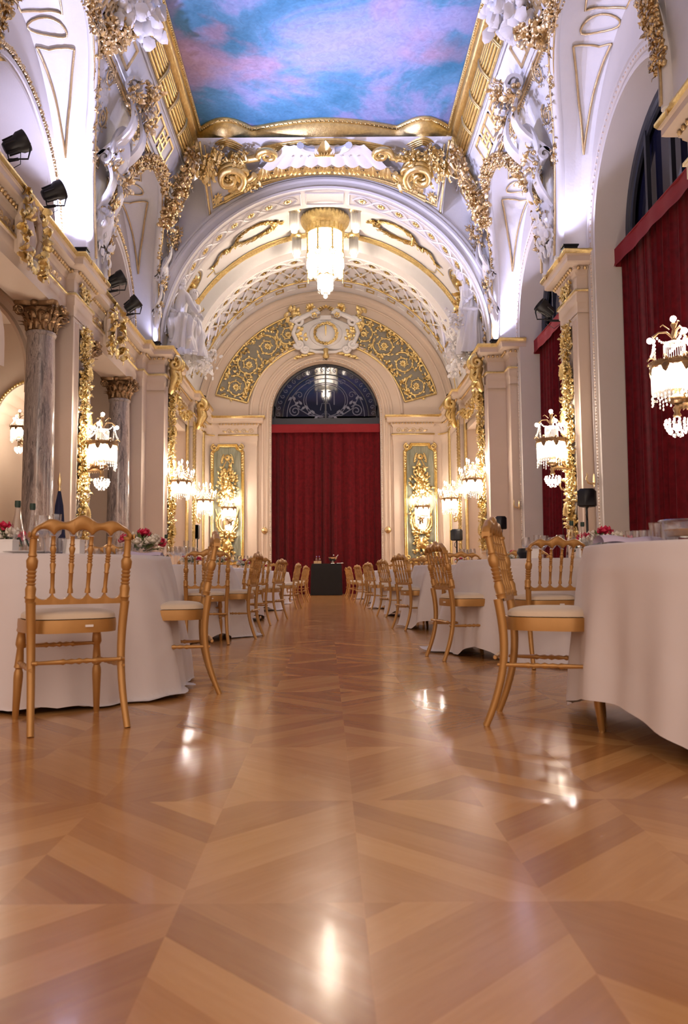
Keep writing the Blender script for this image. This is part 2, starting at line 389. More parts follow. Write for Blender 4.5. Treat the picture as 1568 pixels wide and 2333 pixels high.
# left wall above the colonnade with blind arched recess
mb = MB(px(-4.85, -1))
for c in BAY:
    wall_arch(mb, c-2.785, c+2.785, HC-.35, 9.9, c, 1.83, 6.6)
    mb.sweep(arch_path(c, 1.83, 6.6, 6.2), [(0, 0), (0, -.75)], sg=-1)
mb.add([(-4, HC-.3, 0), (3.565, HC-.3, 0), (3.565, 9.9, 0), (-4, 9.9, 0)], [(0, 1, 2, 3)])
mb.add([(-4, 6.2, -.75), (20.3, 6.2, -.75), (20.3, 9.9, -.75), (-4, 9.9, -.75)], [(0, 1, 2, 3)])
struct(mb.build('wall_left', PL), 'cream wall of arched lunettes above the left colonnade')
mb = MB(px(-4.85, -1)); mg = MB(px(-4.85, -1)); mi = MB(px(-5.58, -1)); mo = MB(px(-5.58, -1))
for c in BAY[1:]:
    mb.sweep(arch_path(c, 1.83, 6.6, HC), PROF, sg=-1)
    mi.sweep(arch_path(c, 1.45, 6.5, HC), [(0, 0), (0, .10), (.06, .12), (.12, .06), (.16, .06), (.2, .1), (.27, .1), (.3, 0)], sg=-1)
    mo.sweep(arch_path(c, 1.25, 6.5, HC), [(0, .0), (0, .03), (.03, .03), (.03, 0)], sg=-1)
    pth = arch_path(c, 2.13, 6.6, HC, 60); rnd = random.Random(5)
    for (a, b), (c2, d2) in zip(pth, pth[1:]):
        L = math.hypot(c2-a, d2-b); k = max(1, int(L/.05))
        for i in range(k):
            for s_ in (-.028, .028): mg.lump((a+(c2-a)*i/k+rnd.uniform(-.02, .02), b+(d2-b)*i/k+s_*rnd.uniform(.2, 1.4), .07), .034, rnd=rnd)
trim(mb, PL, 'moulded arch surrounds above the left colonnade')
trim(mg, GOLDP, 'gilded leaf band on the left lunette arches')
trim(mi, PLC, 'inner arch mouldings of the left lunettes')
trim(mo, GOLD, 'thin gilt arch lines inside the left lunettes')

# piers, both sides
def pier(mb, s, x0, y0, y1, xb=5.0, z1=HC-.3, panel=None):
    X0, X1 = sorted((s*x0, s*xb)); mb.box(X0, X1, y0, y1, 0, z1)
pr_ = MB(); base = MB()
PATHS = []
for s in (-1, 1):
    for c in PIER: pier(pr_, s, 4.60, c-.5, c+.5, 5.1)
    pier(pr_, s, 4.6, 19.6, 20.1, 5.1); pier(pr_, s, 4.15, 20.1, 21.6, 5.1)
    pier(pr_, s, 4.25, 25.0, 27.2, 5.1)
    for c in PIER: base.sweep([(s*5.0, c-.5), (s*4.6, c-.5), (s*4.6, c+.5), (s*5.0, c+.5)], [(0, .0), (.05, 0), (.05, .22), (.03, .26), (.02, .3), (0, .32)], sg=-s)
struct(base.build('baseboard_left', PLC), 'moulded stone foot of the piers')
trim(pr_, PLC, 'cream stone piers between the bays')
# end bay side walls with deep doorways
for s, nm in ((-1, 'wall_left_far'), (1, 'wall_right_far')):
    mb = MB()
    def bx(a, b, *r):
        A, B = sorted((s*a, s*b)); mb.box(A, B, *r)
    bx(4.45, 5.3, 21.5, 22.0, 0, 6.3); bx(5.2, 5.3, 21.9, 25.1, 0, 6.3); bx(4.45, 5.3, 21.9, 25.1, 5.25, 6.3)
    bx(4.42, 5.3, 24.95, 25.3, 0, 6.3); bx(4.45, 5.3, 27.1, 29.2, 0, 6.3)
    # quadrant corner towards the end wall
    def q(u, v):
        a = u*pi/2; return (s*(4.0+.45*cos(a)), 28.35+.65*sin(a), v*6.3)
    mb.grid(q, 10, 1)
    bx(4.42, 5.1, 15, 16, 0, 0.01)
    struct(mb.build(nm, PLC), 'cream side wall of the far bay with a deep doorway')

# entablature: left runs on over the columns, right only caps the piers
ENT = [(.012, 5.42), (.012, 5.60), (.03, 5.62), (.03, 5.78), (.06, 5.80), (.06, 5.84), (.012, 5.86), (.012, 6.10), (.04, 6.13), (.05, 6.17), (.09, 6.2), (.09, 6.25), (.2, 6.27), (.24, 6.30), (.24, 6.39), (.27, 6.41), (.30, 6.47), (.30, 6.5), (-.6, 6.5)]
GL1 = [(.028, 5.79), (.066, 5.80), (.066, 5.845), (0, 5.865)]
GL2 = [(.265, 6.405), (.305, 6.465), (.305, 6.502), (.25, 6.505)]
mb = MB(); g1 = MB(); beads = MB(); bg = MB()
def bead_line(path, sg, d=.115, z=6.215, st=.105):
    P = [V(p) for p in path]; hold = []
    for a, b in zip(P, P[1:]):
        dr = (b-a); L = dr.length; dr.normalize(); nn = V((dr.y, -dr.x))*sg
        if L < .12: continue
        k = max(1, int(L/st))
        for i in range(k+1):
            p = a+dr*(L*i/k)+nn*d; beads.ball((p.x, p.y, z), .036, 6, 4)
def ent(path, sg, ends=False):
    mb.sweep(path, ENT, sg=sg); g1.sweep(path, GL1, sg=sg); g1.sweep(path, GL2, sg=sg); bead_line(path, sg)
left = [(-4.75, -4)]
for c in PIER: left += [(-4.75, c-.52), (-4.6, c-.52), (-4.6, c+.52), (-4.75, c+.52)]
left += [(-4.75, 19.55), (-4.6, 19.55), (-4.6, 20.05), (-4.15, 20.05), (-4.15, 21.65), (-4.4, 21.65), (-4.4, 24.95), (-4.25, 24.95), (-4.25, 27.25), (-4.43, 27.25), (-4.43, 28.5)]
left += [(-4.0-.43*cos(a*pi/12), 28.5+.48*sin(a*pi/12)) for a in range(1, 7)]
left += [(-3.9, 28.98), (-3.9, 28.9), (-2.55, 28.9), (-2.55, 29.2)]
ent(left, 1)
mb.box(-5.35, -4.74, -4, 20, 5.42, 6.49)
for c in PIER: ent([(4.95, c-.52), (4.6, c-.52), (4.6, c+.52), (4.95, c+.52)], -1)
rg = [(4.95, 19.55), (4.6, 19.55), (4.6, 20.05), (4.15, 20.05), (4.15, 21.65), (4.4, 21.65), (4.4, 24.95), (4.25, 24.95), (4.25, 27.25), (4.43, 27.25), (4.43, 28.5)]
rg += [(4.0+.43*cos(a*pi/12), 28.5+.48*sin(a*pi/12)) for a in range(1, 7)]
rg += [(3.9, 28.98), (3.9, 28.9), (2.45, 28.9), (2.45, 29.2)]
ent(rg, -1)
trim(mb, PLC, 'cream entablature and cornice around the hall')
trim(g1, GOLD, 'gilt fillets of the cornice')
trim(beads, GOLDP, 'gilt egg beads under the cornice')
# frieze scrollwork
def wave(mb, path, r=.011, n=6): mb.tube(path, r, n)
def spiral(cx, cy, R, turns, a0, sg=1, n=26, k=.16):
    return [(cx+R*(k+(1-k)*(1-t))*cos(a0+sg*turns*2*pi*t), cy+R*(k+(1-k)*(1-t))*sin(a0+sg*turns*2*pi*t), .012) for t in [i/n for i in range(n+1)]]
fz = MB()
for s, y0, y1 in ((-1, 9.9, 13.9), (-1, 15.4, 19.4), (-1, 22, 24.8), (1, 22, 24.8)):
    fz.xf = px(s*4.75 if y0 < 20 else s*4.4, s); y = y0+.15
    while y < y1:
        fz.tube(spiral(y, 5.98, .085, 1.3, pi, 1), .013, 5); fz.leaf((y+.09, 5.94, .01), (1, .5, 0), (0, 0, 1), .16, .06); y += .3
for s, x0, x1 in ((-1, 2.7, 3.8), (1, 2.6, 3.8)):
    fz.xf = plane((0, 28.9, 0), (1, 0, 0), (0, 0, 1), (0, -1, 0)); x = x0+.05
    while x < x1-.1:
        fz.tube(spiral(s*x, 5.97, .1, 1.4, pi if s < 0 else 0, s), .012, 5); fz.leaf((s*(x+.1), 5.93, .01), (s, .4, 0), (0, 0, 1), .18, .06); x += .27
trim(fz, GOLDP, 'running scroll relief along the frieze')

# left aisle behind the colonnade
mb = MB()
mb.box(-8.6, -8.5, -4, 29, 0, 6.4); mb.box(-8.5, -5.1, -4, 29, 6.0, 6.1)
mb.box(-8.5, -5.1, 19.5, 19.7, 0, 6.0)
# end wall of the near part of the aisle with a shell niche
MBn = MB(plane((-6.02, 16.4, 0), (1, 0, 0), (0, 0, 1), (0, -1, 0)))
def niche(mb2, R, sp, ztop, w0, w1):
    wall_arch(mb2, w0, w1, 0, ztop, 0, R, sp)
    def f(u, v):
        a = pi*u; return (-R*cos(a), v*sp, -R*sin(a))
    mb2.grid(f, 20, 1)
niche(MBn, .86, 3.9, 6.0, -2.5, .95)
mb.v += MBn.v; mb.f += [tuple(i+len(mb.v)-len(MBn.v) for i in f) for f in MBn.f]
struct(mb.build('wall_left_aisle', PLC), 'cream aisle walls behind the left colonnade')
sh = MB(plane((-6.02, 16.4, 3.9), (1, 0, 0), (0, 0, 1), (0, -1, 0))); sg_ = MB(sh.xf)
def shell(u, v):
    a = pi*u; r = .86*(1+.0*v); k = 1-.035*abs(sin(a*11))*(v > .05)
    el = v*pi/2
    return (-r*k*cos(a)*cos(el)**1, r*k*sin(a)*cos(el), -r*k*sin(el)*1.0)
sh.grid(lambda u, v: shell(u, v), 88, 8)
for i in range(45):
    a = pi*i/44; sg_.lump((-.9*cos(a), .9*sin(a), .02), .04)
trim(sh, PLC, 'fluted shell vault of the aisle niche'); trim(sg_, GOLD, 'gilt beads round the aisle niche shell')
ar = MB()
for y in (13.9, 12.0):
    ar.xf = plane((-6.9, y, 0), (1, 0, 0), (0, 0, 1), (0, -1, 0)); ar.sweep(arch_path(0, 1.62, 4.25, 3.9), [(0, 0), (0, .2), (.06, .24), (.1, .16), (.2, .16), (.26, .22), (.34, 0)], sg=-1)
trim(ar, PLC, 'aisle cross arches beyond the marble column')

# ------------------------------------------------------------------ cove with lunette penetrations
CP = [(4.35, 6.5), (4.37, 7.2), (4.34, 8.0), (4.24, 8.7), (4.07, 9.3), (3.92, 9.7), (3.76, 10.05), (3.46, 10.58), (3.42, 10.85), (3.38, 11.12), (3.3, 11.45)]
CL = [0]
for a, b in zip(CP, CP[1:]): CL.append(CL[-1]+math.hypot(b[0]-a[0], b[1]-a[1]))
def cpt(b):
    b = max(0, min(CL[-1]-1e-6, b))
    for i in range(len(CL)-1):
        if b <= CL[i+1]:
            t = (b-CL[i])/(CL[i+1]-CL[i]); p, q = CP[i], CP[i+1]
            x, h = p[0]+(q[0]-p[0])*t, p[1]+(q[1]-p[1])*t
            d = V((q[0]-p[0], q[1]-p[1])).normalized(); return x, h, V((-d.y, d.x))
def b_of_h(h):
    for i in range(len(CP)-1):
        if h <= CP[i+1][1]: return CL[i]+(CL[i+1]-CL[i])*(h-CP[i][1])/(CP[i+1][1]-CP[i][1])
    return CL[-1]
def cove_xf(s):                     # (y, arclength, out into the room)
    def f(a, b, c=0):
        x, h, n = cpt(b); x += n.x*c; h += n.y*c*-1 if False else n.y*c
        return V((s*x, a, h))
    return f
# n points towards smaller x: (-dy, dx) -> x decreases, ok
GHW, GR = 2.35, 3.4
WHW, WR = 2.31, 3.2
def groin_h(y):
    for c in BAY:
        d = abs(y-c)
        if d < GHW: return 6.5+GR*sqrt(1-(d/GHW)**2)
    return 6.5
cove = MB()
ys = sorted(set([round(-4+i*.25, 3) for i in range(97)]+[c+GHW*cos(pi*i/40) for c in BAY for i in range(41)]+[20.05]))
ys = [y for y in ys if y <= 20.051]
for s in (-1, 1):
    f = cove_xf(s)
    for i in range(len(ys)-1):
        y0, y1 = ys[i], ys[i+1]; b0, b1 = b_of_h(groin_h(y0)), b_of_h(groin_h(y1)); n = 14
        vs = [f(y0, b0+(CL[-1]-b0)*j/n) for j in range(n+1)]+[f(y1, b1+(CL[-1]-b1)*j/n) for j in range(n+1)]
        cove.add(vs, [(j, j+1, n+2+j, n+1+j) for j in range(n)])
def barrel(s, c, ph, t):            # ruled surface wall arch -> groin
    hw = 6.5+WR*sin(ph); yw = c+WHW*cos(ph); hg = 6.5+GR*sin(ph); yg = c+GHW*cos(ph)
    xg = cpt(b_of_h(hg))[0]
    return V((s*(4.87+(xg-4.87)*t), yw+(yg-yw)*t, hw+(hg-hw)*t+.22*sin(pi*t)*sin(ph)))
for s in (-1, 1):
    for c in BAY: cove.grid(lambda u, v: barrel(s, c, pi*u, v), 36, 8)
struct(cove.build('ceiling', PLW), 'white vaulted cove with arched penetrations over the bays')

# V panels and ovals
vp = MB()
for s in (-1, 1):
    for c in BAY:
        B = lambda ph, t: barrel(s, c, radians(ph), t)+V((-s*.0, -.02, -.02))
        def line(pts, r=.022):
            P = []
            for (a, b), (c2, d) in zip(pts, pts[1:]): P += [B(a+(c2-a)*k/6, b+(d-b)*k/6) for k in range(6)]
            P.append(B(*pts[-1])); vp.tube(P, r, 6)
        line([(31, .30), (50, .19), (70, .05)]); line([(31, .30), (46, .50), (64, .68)]); line([(70, .05), (66.2, .22), (64.6, .45), (64, .68)], .018)
        line([(74-4.6*cos(k*pi/8)+3.6*sin(k*pi/8), .30+.28*cos(k*pi/8)) for k in range(17)], .018)
        line([(110, .04), (86, .02), (81, .25), (77, .56), (100, .66)], .02)
trim(vp, GOLDP, 'gilt line panels and ovals on the vault flanks')

# fret strips, gilt lines, reeds along the mural
MUY = 18.45; MUX = 3.0
fr = MB(); gl = MB(); reed = MB(); wf = MB()
def fret(mb, y0, y1, b0, b1):
    w = b1-b0; t = .048; d = .03
    bar = lambda a0, a1, c0, c1: mb.box(min(a0, a1), max(a0, a1), min(c0, c1), max(c0, c1), 0, d)
    L = y1-y0; n = max(1, round(L/(w*1.75))); p = L/n
    for i in range(n):
        a = y0+i*p; q = w*1.02
        bar(a, a+q, b0, b0+t); bar(a, a+q, b1-t, b1); bar(a, a+t, b0, b1); bar(a+q-t, a+q, b0, b1)
        bar(a+t*2, a+t*3, b0+w*.0, b0+w*.0+t)
        e = a+q; g = p-q
        if i < n-1:
            bar(e, e+g, b0+w*.28, b0+w*.28+t); bar(e, e+g, b1-w*.28-t, b1-w*.28)
            bar(e+g*.3, e+g*.3+t, b0, b0+w*.62); bar(e+g*.62, e+g*.62+t, b1-w*.62, b1)
            bar(e+g*.3, e+g, b0, b0+t); bar(e, e+g*.62, b1-t, b1)
bF0, bF1 = b_of_h(10.12), b_of_h(10.52)
for s in (-1, 1):
    f = cove_xf(s)
    fr.xf = f
    for a, b in ((6.0, 8.6), (9.7, 14.55), (15.35, 18.05), (18.65, 19.95)): fret(fr, a, b, bF0, bF1)
    for h, r, m_ in ((9.86, .035, gl), (9.92, .02, gl), (10.02, .016, wf), (10.64, .018, wf), (10.72, .03, wf)):
        m_.xf = f; b = b_of_h(h)
        pts = [(y, b, .02) for y in [4+k*.4 for k in range(41)]]
        m_.tube(pts, r, 6)
    gl.xf = f; b = b_of_h(9.8)
    for i in range(200): gl.lump((5+i*.075, b, .03), .02)
    reed.xf = None
    for i in range(6):
        t = i/5; x = s*(3.36-.16*t-.03*sin(t*pi)); z = 10.74+.38*t
        reed.tube([(x, y, z-.02) for y in (2, 10, 18.4)], .042, 8)
    for k in range(24):
        y = 7.4+(k//2)*1.0; dy = .06*(k % 2)
        reed.tube([(s*(3.35-.19*t/6-.06*sin(pi*t/6)), y+dy+.05*(t-3)/3, 10.66+.48*t/6) for t in range(7)], .022, 6)
fr.xf = None
trim(fr, GOLDP, 'gilt fret panels along the ceiling cove'); trim(gl, GOLDP, 'gilt bead and fillet lines of the cove')
trim(wf, PLW, 'white fillets of the cove'); trim(reed, GOLD, 'gilt bundled reeds bound with ribbon beside the ceiling painting')
# mural and its frame
end = [(-MUX, MUY)]
for i in range(1, 13): t = i/12; end.append((-MUX+1.25*t, MUY-.40*sin(pi*t)))
for i in range(1, 17): t = i/16; end.append((-1.75+1.75*t, MUY-.36*sin(pi*t/2)))
end = end[:-1]+[(0, MUY-.36)]+[(-a, b) for a, b in reversed(end[:-1])]
mb = MB(); poly = [(-MUX, -4)]+end+[(MUX, -4)]
mb.add([(a, b, 11.5) for a, b in poly], [tuple(range(len(poly)))])
o = mb.build('ceiling_painting', MURAL); tag(o, 'large ceiling painting of blue sky and pink clouds inside a gilt frame', 'painting')
FP = [(-.02, 11.5), (-.02, 11.44), (.02, 11.41), (.05, 11.42), (.06, 11.36), (.12, 11.28), (.20, 11.20), (.24, 11.18), (.26, 11.1)]
mb = MB(); mb.sweep([(-MUX, -4)]+end+[(MUX, -4)], FP, sg=-1)
P2 = [(-MUX, 6)]+end+[(MUX, 6)]
for a, b in zip(P2, P2[1:]):
    L = math.hypot(b[0]-a[0], b[1]-a[1]); k = max(1, int(L/.07))
    for i in range(k): mb.ball((a[0]+(b[0]-a[0])*i/k, a[1]+(b[1]-a[1])*i/k, 11.42), .024, 6, 4)
mb2 = [(x, y) for x, y in end]
for q in range(4): mb.sweep(mb2, [(.29+q*.06+.03*cos(w), 11.12-q*.012+.03*sin(w)) for w in [k*pi/3 for k in range(7)]], sg=-1)
struct(mb.build('trim_mural_frame', GOLD), 'gilt moulded frame round the ceiling painting')

# end cove between painting and first transverse arch
AR1 = 4.2; CZ = 6.5
def arcz(x, r): return CZ+sqrt(max(0, r*r-x*x))
mb = MB()
def ec(u, v):
    x = -3.05+6.1*u; z1 = arcz(x, 4.62); y1 = 20.02
    t = v; return (x, 18.3+(y1-18.3)*t, 11.14+(z1-11.14)*t**1.4)
mb.grid(ec, 40, 8)
mb.box(-3.6, 3.6, 18.3, 20.3, 11.52, 11.6)
# face of arch one
fx = plane((0, 20.0, 0), (1, 0, 0), (0, 0, 1), (0, -1, 0))
def ring(mb, xf, r0, r1, cz, w, a0=0, a1=pi, n=48):
    mb.xf = xf; mb.grid(lambda u, v: ((r0+(r1-r0)*v)*cos(a0+(a1-a0)*u), cz+(r0+(r1-r0)*v)*sin(a0+(a1-a0)*u), w), n, 1); mb.xf = None
ring(mb, fx, AR1, 5.6, CZ, 0)
def arc_sweep(mb, xf, r, cz, prof, a0=0, a1=pi, n=56):
    mb.xf = xf; mb.sweep([(-r*cos(a0+(a1-a0)*i/n), cz+r*sin(a0+(a1-a0)*i/n)) for i in range(n+1)], prof, sg=-1); mb.xf = None
arc_sweep(mb, fx, AR1, CZ, [(0, -1.0), (0, 0), (.0, .06), (.05, .08), (.08, .03), (.2, .03), (.24, .07), (.30, .07), (.33, .02), (.36, .05), (.40, .05), (.42, 0)])
# end bay vault bands
BANDS = [(4.2, 20.0, 21.0), (4.66, 21.0, 24.0), (4.3, 24.0, 25.2), (4.62, 25.2, 27.7), (4.72, 27.7, 28.4), (4.78, 28.4, 29.05)]
prev = None
for r, y0, y1 in BANDS:
    mb.grid(lambda u, v: (r*cos(pi*u), y0+(y1-y0)*v, CZ+r*sin(pi*u)), 56, 1)
    if prev: mb.grid(lambda u, v: ((prev+(r-prev)*v)*cos(pi*u), y0, CZ+(prev+(r-prev)*v)*sin(pi*u)), 56, 1)
    prev = r
struct(mb.build('ceiling_far', PLW), 'white barrel vault and transverse arches of the far bay')

def cyl(r, y0, cz=CZ):              # (arc length from crown, depth, inward)
    return lambda a, b, c=0: V((sin(a/r)*(r-c), y0+b, cz+cos(a/r)*(r-c)))
def rosette(mb, u, v, R, w=.02, n=8):
    mb.lump((u, v, w+.01), R*.27)
    for i in range(n):
        a = 2*pi*i/n; mb.leaf((u+cos(a)*R*.25, v+sin(a)*R*.25, w*.5), (cos(a), sin(a), 0), (0, 0, 1), R*.8, R*.55, .3, 4)
gu = MB(); gg = MB(); gd = MB()
for r, y0, wd in ((4.2, 20.12, .62), (4.3, 24.5, .55)):
    gu.xf = gg.xf = cyl(r, y0); amax = r*pi/2*.93
    for sgn in (-1, 1):
        a0 = .75; st = .52
        for ph in (0, pi):
            gu.tube([(sgn*(a0+(amax-a0)*k/140), wd/2+wd*.36*sin(ph+pi*((amax-a0)*k/140)/st), .02) for k in range(141)], .028, 5)
        k = 0
        while a0+(k+.5)*st < amax:
            rosette(gg, sgn*(a0+(k+.5)*st), wd/2, .12); k += 1
        for b in (0, wd): gu.tube([(sgn*(a0-.1+(amax+.1-a0)*k/40), b, .015) for k in range(41)], .022, 5)
        gu.tube([(sgn*(a0-.1), 0, .015), (sgn*(a0-.1), wd, .015)], .02, 5)
    gu.tube([(-.5, 0, .015), (.5, 0, .015), (.5, wd, .015), (-.5, wd, .015), (-.5, 0, .015)], .02, 5)
# gilt edge bands of the vault field
def egg_band(mb, r, y, z=.05, sz=.05, y2=.09):
    mb.xf = cyl(r, y); n = int(r*pi*.94/.085)
    for i in range(n):
        a = (i-(n-1)/2)*.085; mb.leaf((a, 0, .0), (.25, 1, .2), (0, 0, 1), .2, .10, .4, 4)
        mb.lump((a, -.03, .02), .026)
    for b in (-.06, .22): mb.tube([((k/40-.5)*r*pi*.96, b, .02) for k in range(41)], .022, 5)
egg_band(gg, 4.64, 23.62); 
gg.xf = cyl(4.64, 21.1); gg.tube([((k/60-.5)*4.64*pi*.9, 0, .03) for k in range(61)], .03, 5)
gg.xf = cyl(4.66, 21.25)
for s in (-1, 1):
    # laurel ovals and rosettes on the vault field
    cx_ = s*2.15; rnd = random.Random(3)
    for i in range(110):
        a = 2*pi*i/110; gg.leaf((cx_+.62*cos(a), 1.15+.36*sin(a), .02), (-sin(a)+rnd.uniform(-.4, .4), cos(a)*.7+rnd.uniform(-.4, .4), .3), (0, 0, 1), .2, .09, .4, 4)
    for i in range(60):
        t = i/59; gg.leaf((cx_+s*(.55+1.05*t), 1.15+.28*t+.1*sin(t*9), .02), (s+rnd.uniform(-.8, .8), rnd.uniform(-1, 1), .3), (0, 0, 1), .2*(1-.4*t), .08, .4, 4)
        gg.leaf((cx_-s*(.5+.35*t), 1.15+.1*sin(t*9), .02), (-s+rnd.uniform(-.8, .8), rnd.uniform(-1, 1), .3), (0, 0, 1), .18*(1-.4*t), .08, .4, 4)
    rosette(gg, s*4.6, 1.15, .34, .05, 10)
    ovl = [(s*4.6+.52*cos(k*pi/14), 1.15+.52*sin(k*pi/14), .02) for k in range(29)]; gu.xf = gg.xf; gu.tube(ovl, .03, 6)
    gg.tube([(s*4.6+.44*cos(k*pi/14), 1.15+.44*sin(k*pi/14), .02) for k in range(29)], .02, 6)
    fr2 = [(s*.8, .15), (s*3.7, .15), (s*3.7, .5), (s*4.0, .5)]; gg.tube([(a, b, .02) for a, b in fr2], .016, 5)
    fr2 = [(s*.8, 2.15), (s*3.7, 2.15), (s*3.7, 1.8), (s*4.0, 1.8)]; gg.tube([(a, b, .02) for a, b in fr2], .016, 5)
# coffer lattice strip
gu.xf = gg.xf = cyl(4.62, 25.35); st = .62; wd = 1.9
for i in range(-8, 8):
    a = i*st
    gu.tube([(a, 0, .02), (a+st*1.5, wd, .02)], .04, 4); gu.tube([(a+st, 0, .02), (a-st*.5, wd, .02)], .04, 4)
    rosette(gg, a+st*.5, wd*.33, .2, .04); rosette(gg, a, wd*.66, .21, .04); rosette(gg, a+.0, .12, .17, .04); rosette(gg, a+.3, wd*.97, .2, .04)
for b in (-.03, wd+.15): gg.tube([((k/60-.5)*2*5.1, b, .02) for k in range(61)], .035, 5)
for s in (-1, 1):
    gg.tube([(s*5.15, -.05, .02), (s*5.15, wd+.2, .02)], .04, 5)
    fret(gg, s*5.9-.2, s*5.9+.2, .1, wd*.95)
for r, y0 in ((4.72, 27.85),):
    gu.xf = gg.xf = cyl(r, y0)
    for i in range(-14, 15):
        a = i*.42
        if i % 2: gu.tube([(a-.17, .08, .02), (a+.17, .08, .02), (a+.17, .38, .02), (a-.17, .38, .02), (a-.17, .08, .02)], .016, 4)
        else: fret(gg, a-.17, a+.17, .08, .38)
trim(gu, PLW, 'white guilloche and lattice relief on the far vault'); trim(gg, GOLD, 'gilt rosettes, laurels and bands on the far vault')
for m_ in (gu, gg): m_.xf = None

# ------------------------------------------------------------------ end wall
EY = 29.0; ex = plane((0, EY, 0), (1, 0, 0), (0, 0, 1), (0, -1, 0))
mb = MB(ex); wall_arch(mb, -5.0, 5.0, 0, 11.6, -.02, 2.0, 6.6)
mb.sweep(arch_path(-.02, 2.0, 6.6, 0), [(0, 0), (0, -.5)], sg=-1)
mb.xf = None
mb.box(-4.25, -2.55, 28.9, 29.0, 0, 6.3); mb.box(2.45, 4.2, 28.9, 29.0, 0, 6.3)
struct(mb.build('wall_end', PLC), 'cream end wall with a tall central arch')
mb = MB(ex)
mb.sweep(arch_path(-.02, 2.0, 6.6, 0, 40), [(a, b+.008) for a, b in [(0, -.2), (.0, .02), (.03, .04), (.06, .0), (.10, .0), (.12, .04), (.18, .05), (.2, .01), (.28, .01), (.30, .05), (.36, .05), (.38, .0), (.46, .0), (.47, .02), (.5, -.02)]], sg=-1)
arc_sweep(mb, ex, 2.75, 6.6, [(0, 0), (.0, .05), (.06, .07), (.1, .03), (.13, 0)])
arc_sweep(mb, ex, 4.45, 6.42, [(0, 0), (.0, .04), (.05, .06), (.08, .02), (.2, .02), (.24, .06), (.33, .06)])
mb.xf = None; trim(mb, PLC, 'stepped stone mouldings of the end arch')
mb = MB(ex); p = arch_path(-.02, 2.04, 6.6, 0, 60)
for a, b in zip(p, p[1:]):
    L = math.hypot(b[0]-a[0], b[1]-a[1]); k = max(1, int(L/.07))
    for i in range(k): mb.lump((a[0]+(b[0]-a[0])*i/k, a[1]+(b[1]-a[1])*i/k, .04), .03)
trim(mb, PL, 'rope bead round the end arch')
# lunette window
w = MB(plane((-.02, 29.42, 6.6), (1, 0, 0), (0, 0, 1), (0, -1, 0)))
k = 40; w.add([(0, -.3, 0)]+[(-2.02*cos(pi*i/k), 2.02*sin(pi*i/k), 0) for i in range(k+1)], [(0, i+1, i+2) for i in range(k)])
w.add([(-2.02, -.5, 0), (2.02, -.5, 0), (2.02, 0.01, 0), (-2.02, 0.01, 0)], [(0, 1, 2, 3)])
win = struct(w.build('window_4', DGLASS), 'dark half-round window with etched glass above the end curtain')
f = MB(w.xf)
for r, wd_ in ((1.97, .07), (1.62, .03)):
    f.sweep([(-r*cos(pi*i/40), r*sin(pi*i/40)) for i in range(41)], [(0, 0), (0, .05), (-wd_, .05), (-wd_, 0)], sg=-1)
f.box(-.03, .03, -.3, 1.97, 0, .07); f.box(-2, 2, -.3, -.12, 0, .06); f.box(-2, 2, -.12, -.06, 0, .03)
f.box(-1.93, -1.88, -.3, .4, 0, .05); f.box(1.88, 1.93, -.3, .4, 0, .05)
f.build('window_frame', IRON, win)
e = MB(w.xf)
for i in range(24):
    a = pi*(i+.5)/24; e.tube([(1.78*cos(a)+.09*cos(t*.5+a)*(1-t/16), 1.78*sin(a)+.09*sin(t*.5+a)*(1-t/16), .01) for t in range(15)], .012, 4)
e.tube([(1.45*cos(pi*i/40), 1.45*sin(pi*i/40), .01) for i in range(41)], .015, 4)
for R_ in (.74, .82): e.tube([(R_*cos(2*pi*i/40), .62+R_*sin(2*pi*i/40)*.82, .01) for i in range(41)], .014, 4)
for s in (-1, 1):
    e.tube([(s*x_, z_, .01) for x_, z_, _ in spiral(1.15, .22, .24, 1.8, 2.5, -1)], .02, 4)
    e.tube([(s*x_, z_, .01) for x_, z_, _ in spiral(.98, .82, .14, 1.2, 0, 1)], .014, 4)
    e.tube([(s*x_, z_, .01) for x_, z_, _ in spiral(.62, 1.3, .12, 1, 0, 1)], .012, 4)
    e.tube([(s*.1, .0, .01), (s*.6, .05, .01), (s*1.0, .3, .01), (s*1.25, .75, .01)], .02, 4)
    for i in range(9): e.leaf((s*(.3+.12*i), .02+.09*i, .01), (s*.6, .8 if i % 2 else -.5, 0), (0, 0, 1), .2, .08, .1, 4)
    e.tube([(s*.1, .95, .01), (s*.32, .95, .01), (s*.32, .45, .01)], .025, 4)
e.lathe([(.02, -.0), (.16, .02), (.08, .1), (.06, .2), (.22, .32), (.26, .5), (.2, .52)], (0, 0, 0), 6) if False else None
for a, b, wd_ in ((0, .1, .16), (.1, .2, .05), (.2, .5, .2), (.5, .75, .08)): e.tube([(-wd_, a+.04, .01), (-wd_*.7, b, .01), (wd_*.7, b, .01), (wd_, a+.04, .01)], .014, 4)
e.build('etched_ornament', ETCH, win)
struct(MB().box(-5.4, 5.4, 29.62, 29.7, 0, 11.6).build('wall_beyond', PLC), 'added unseen wall blocking background light past the end arch')  # added out of view, keeps world light from leaking in round the curtain
drape('stage_curtain', plane((-.02, 29.32, 0), (1, 0, 0), (0, 0, 1), (0, -1, 0)), 4.06, .005, 5.98, 6.24, 4, 'wide red velvet curtain with flat valance filling the end arch', 11, .09)

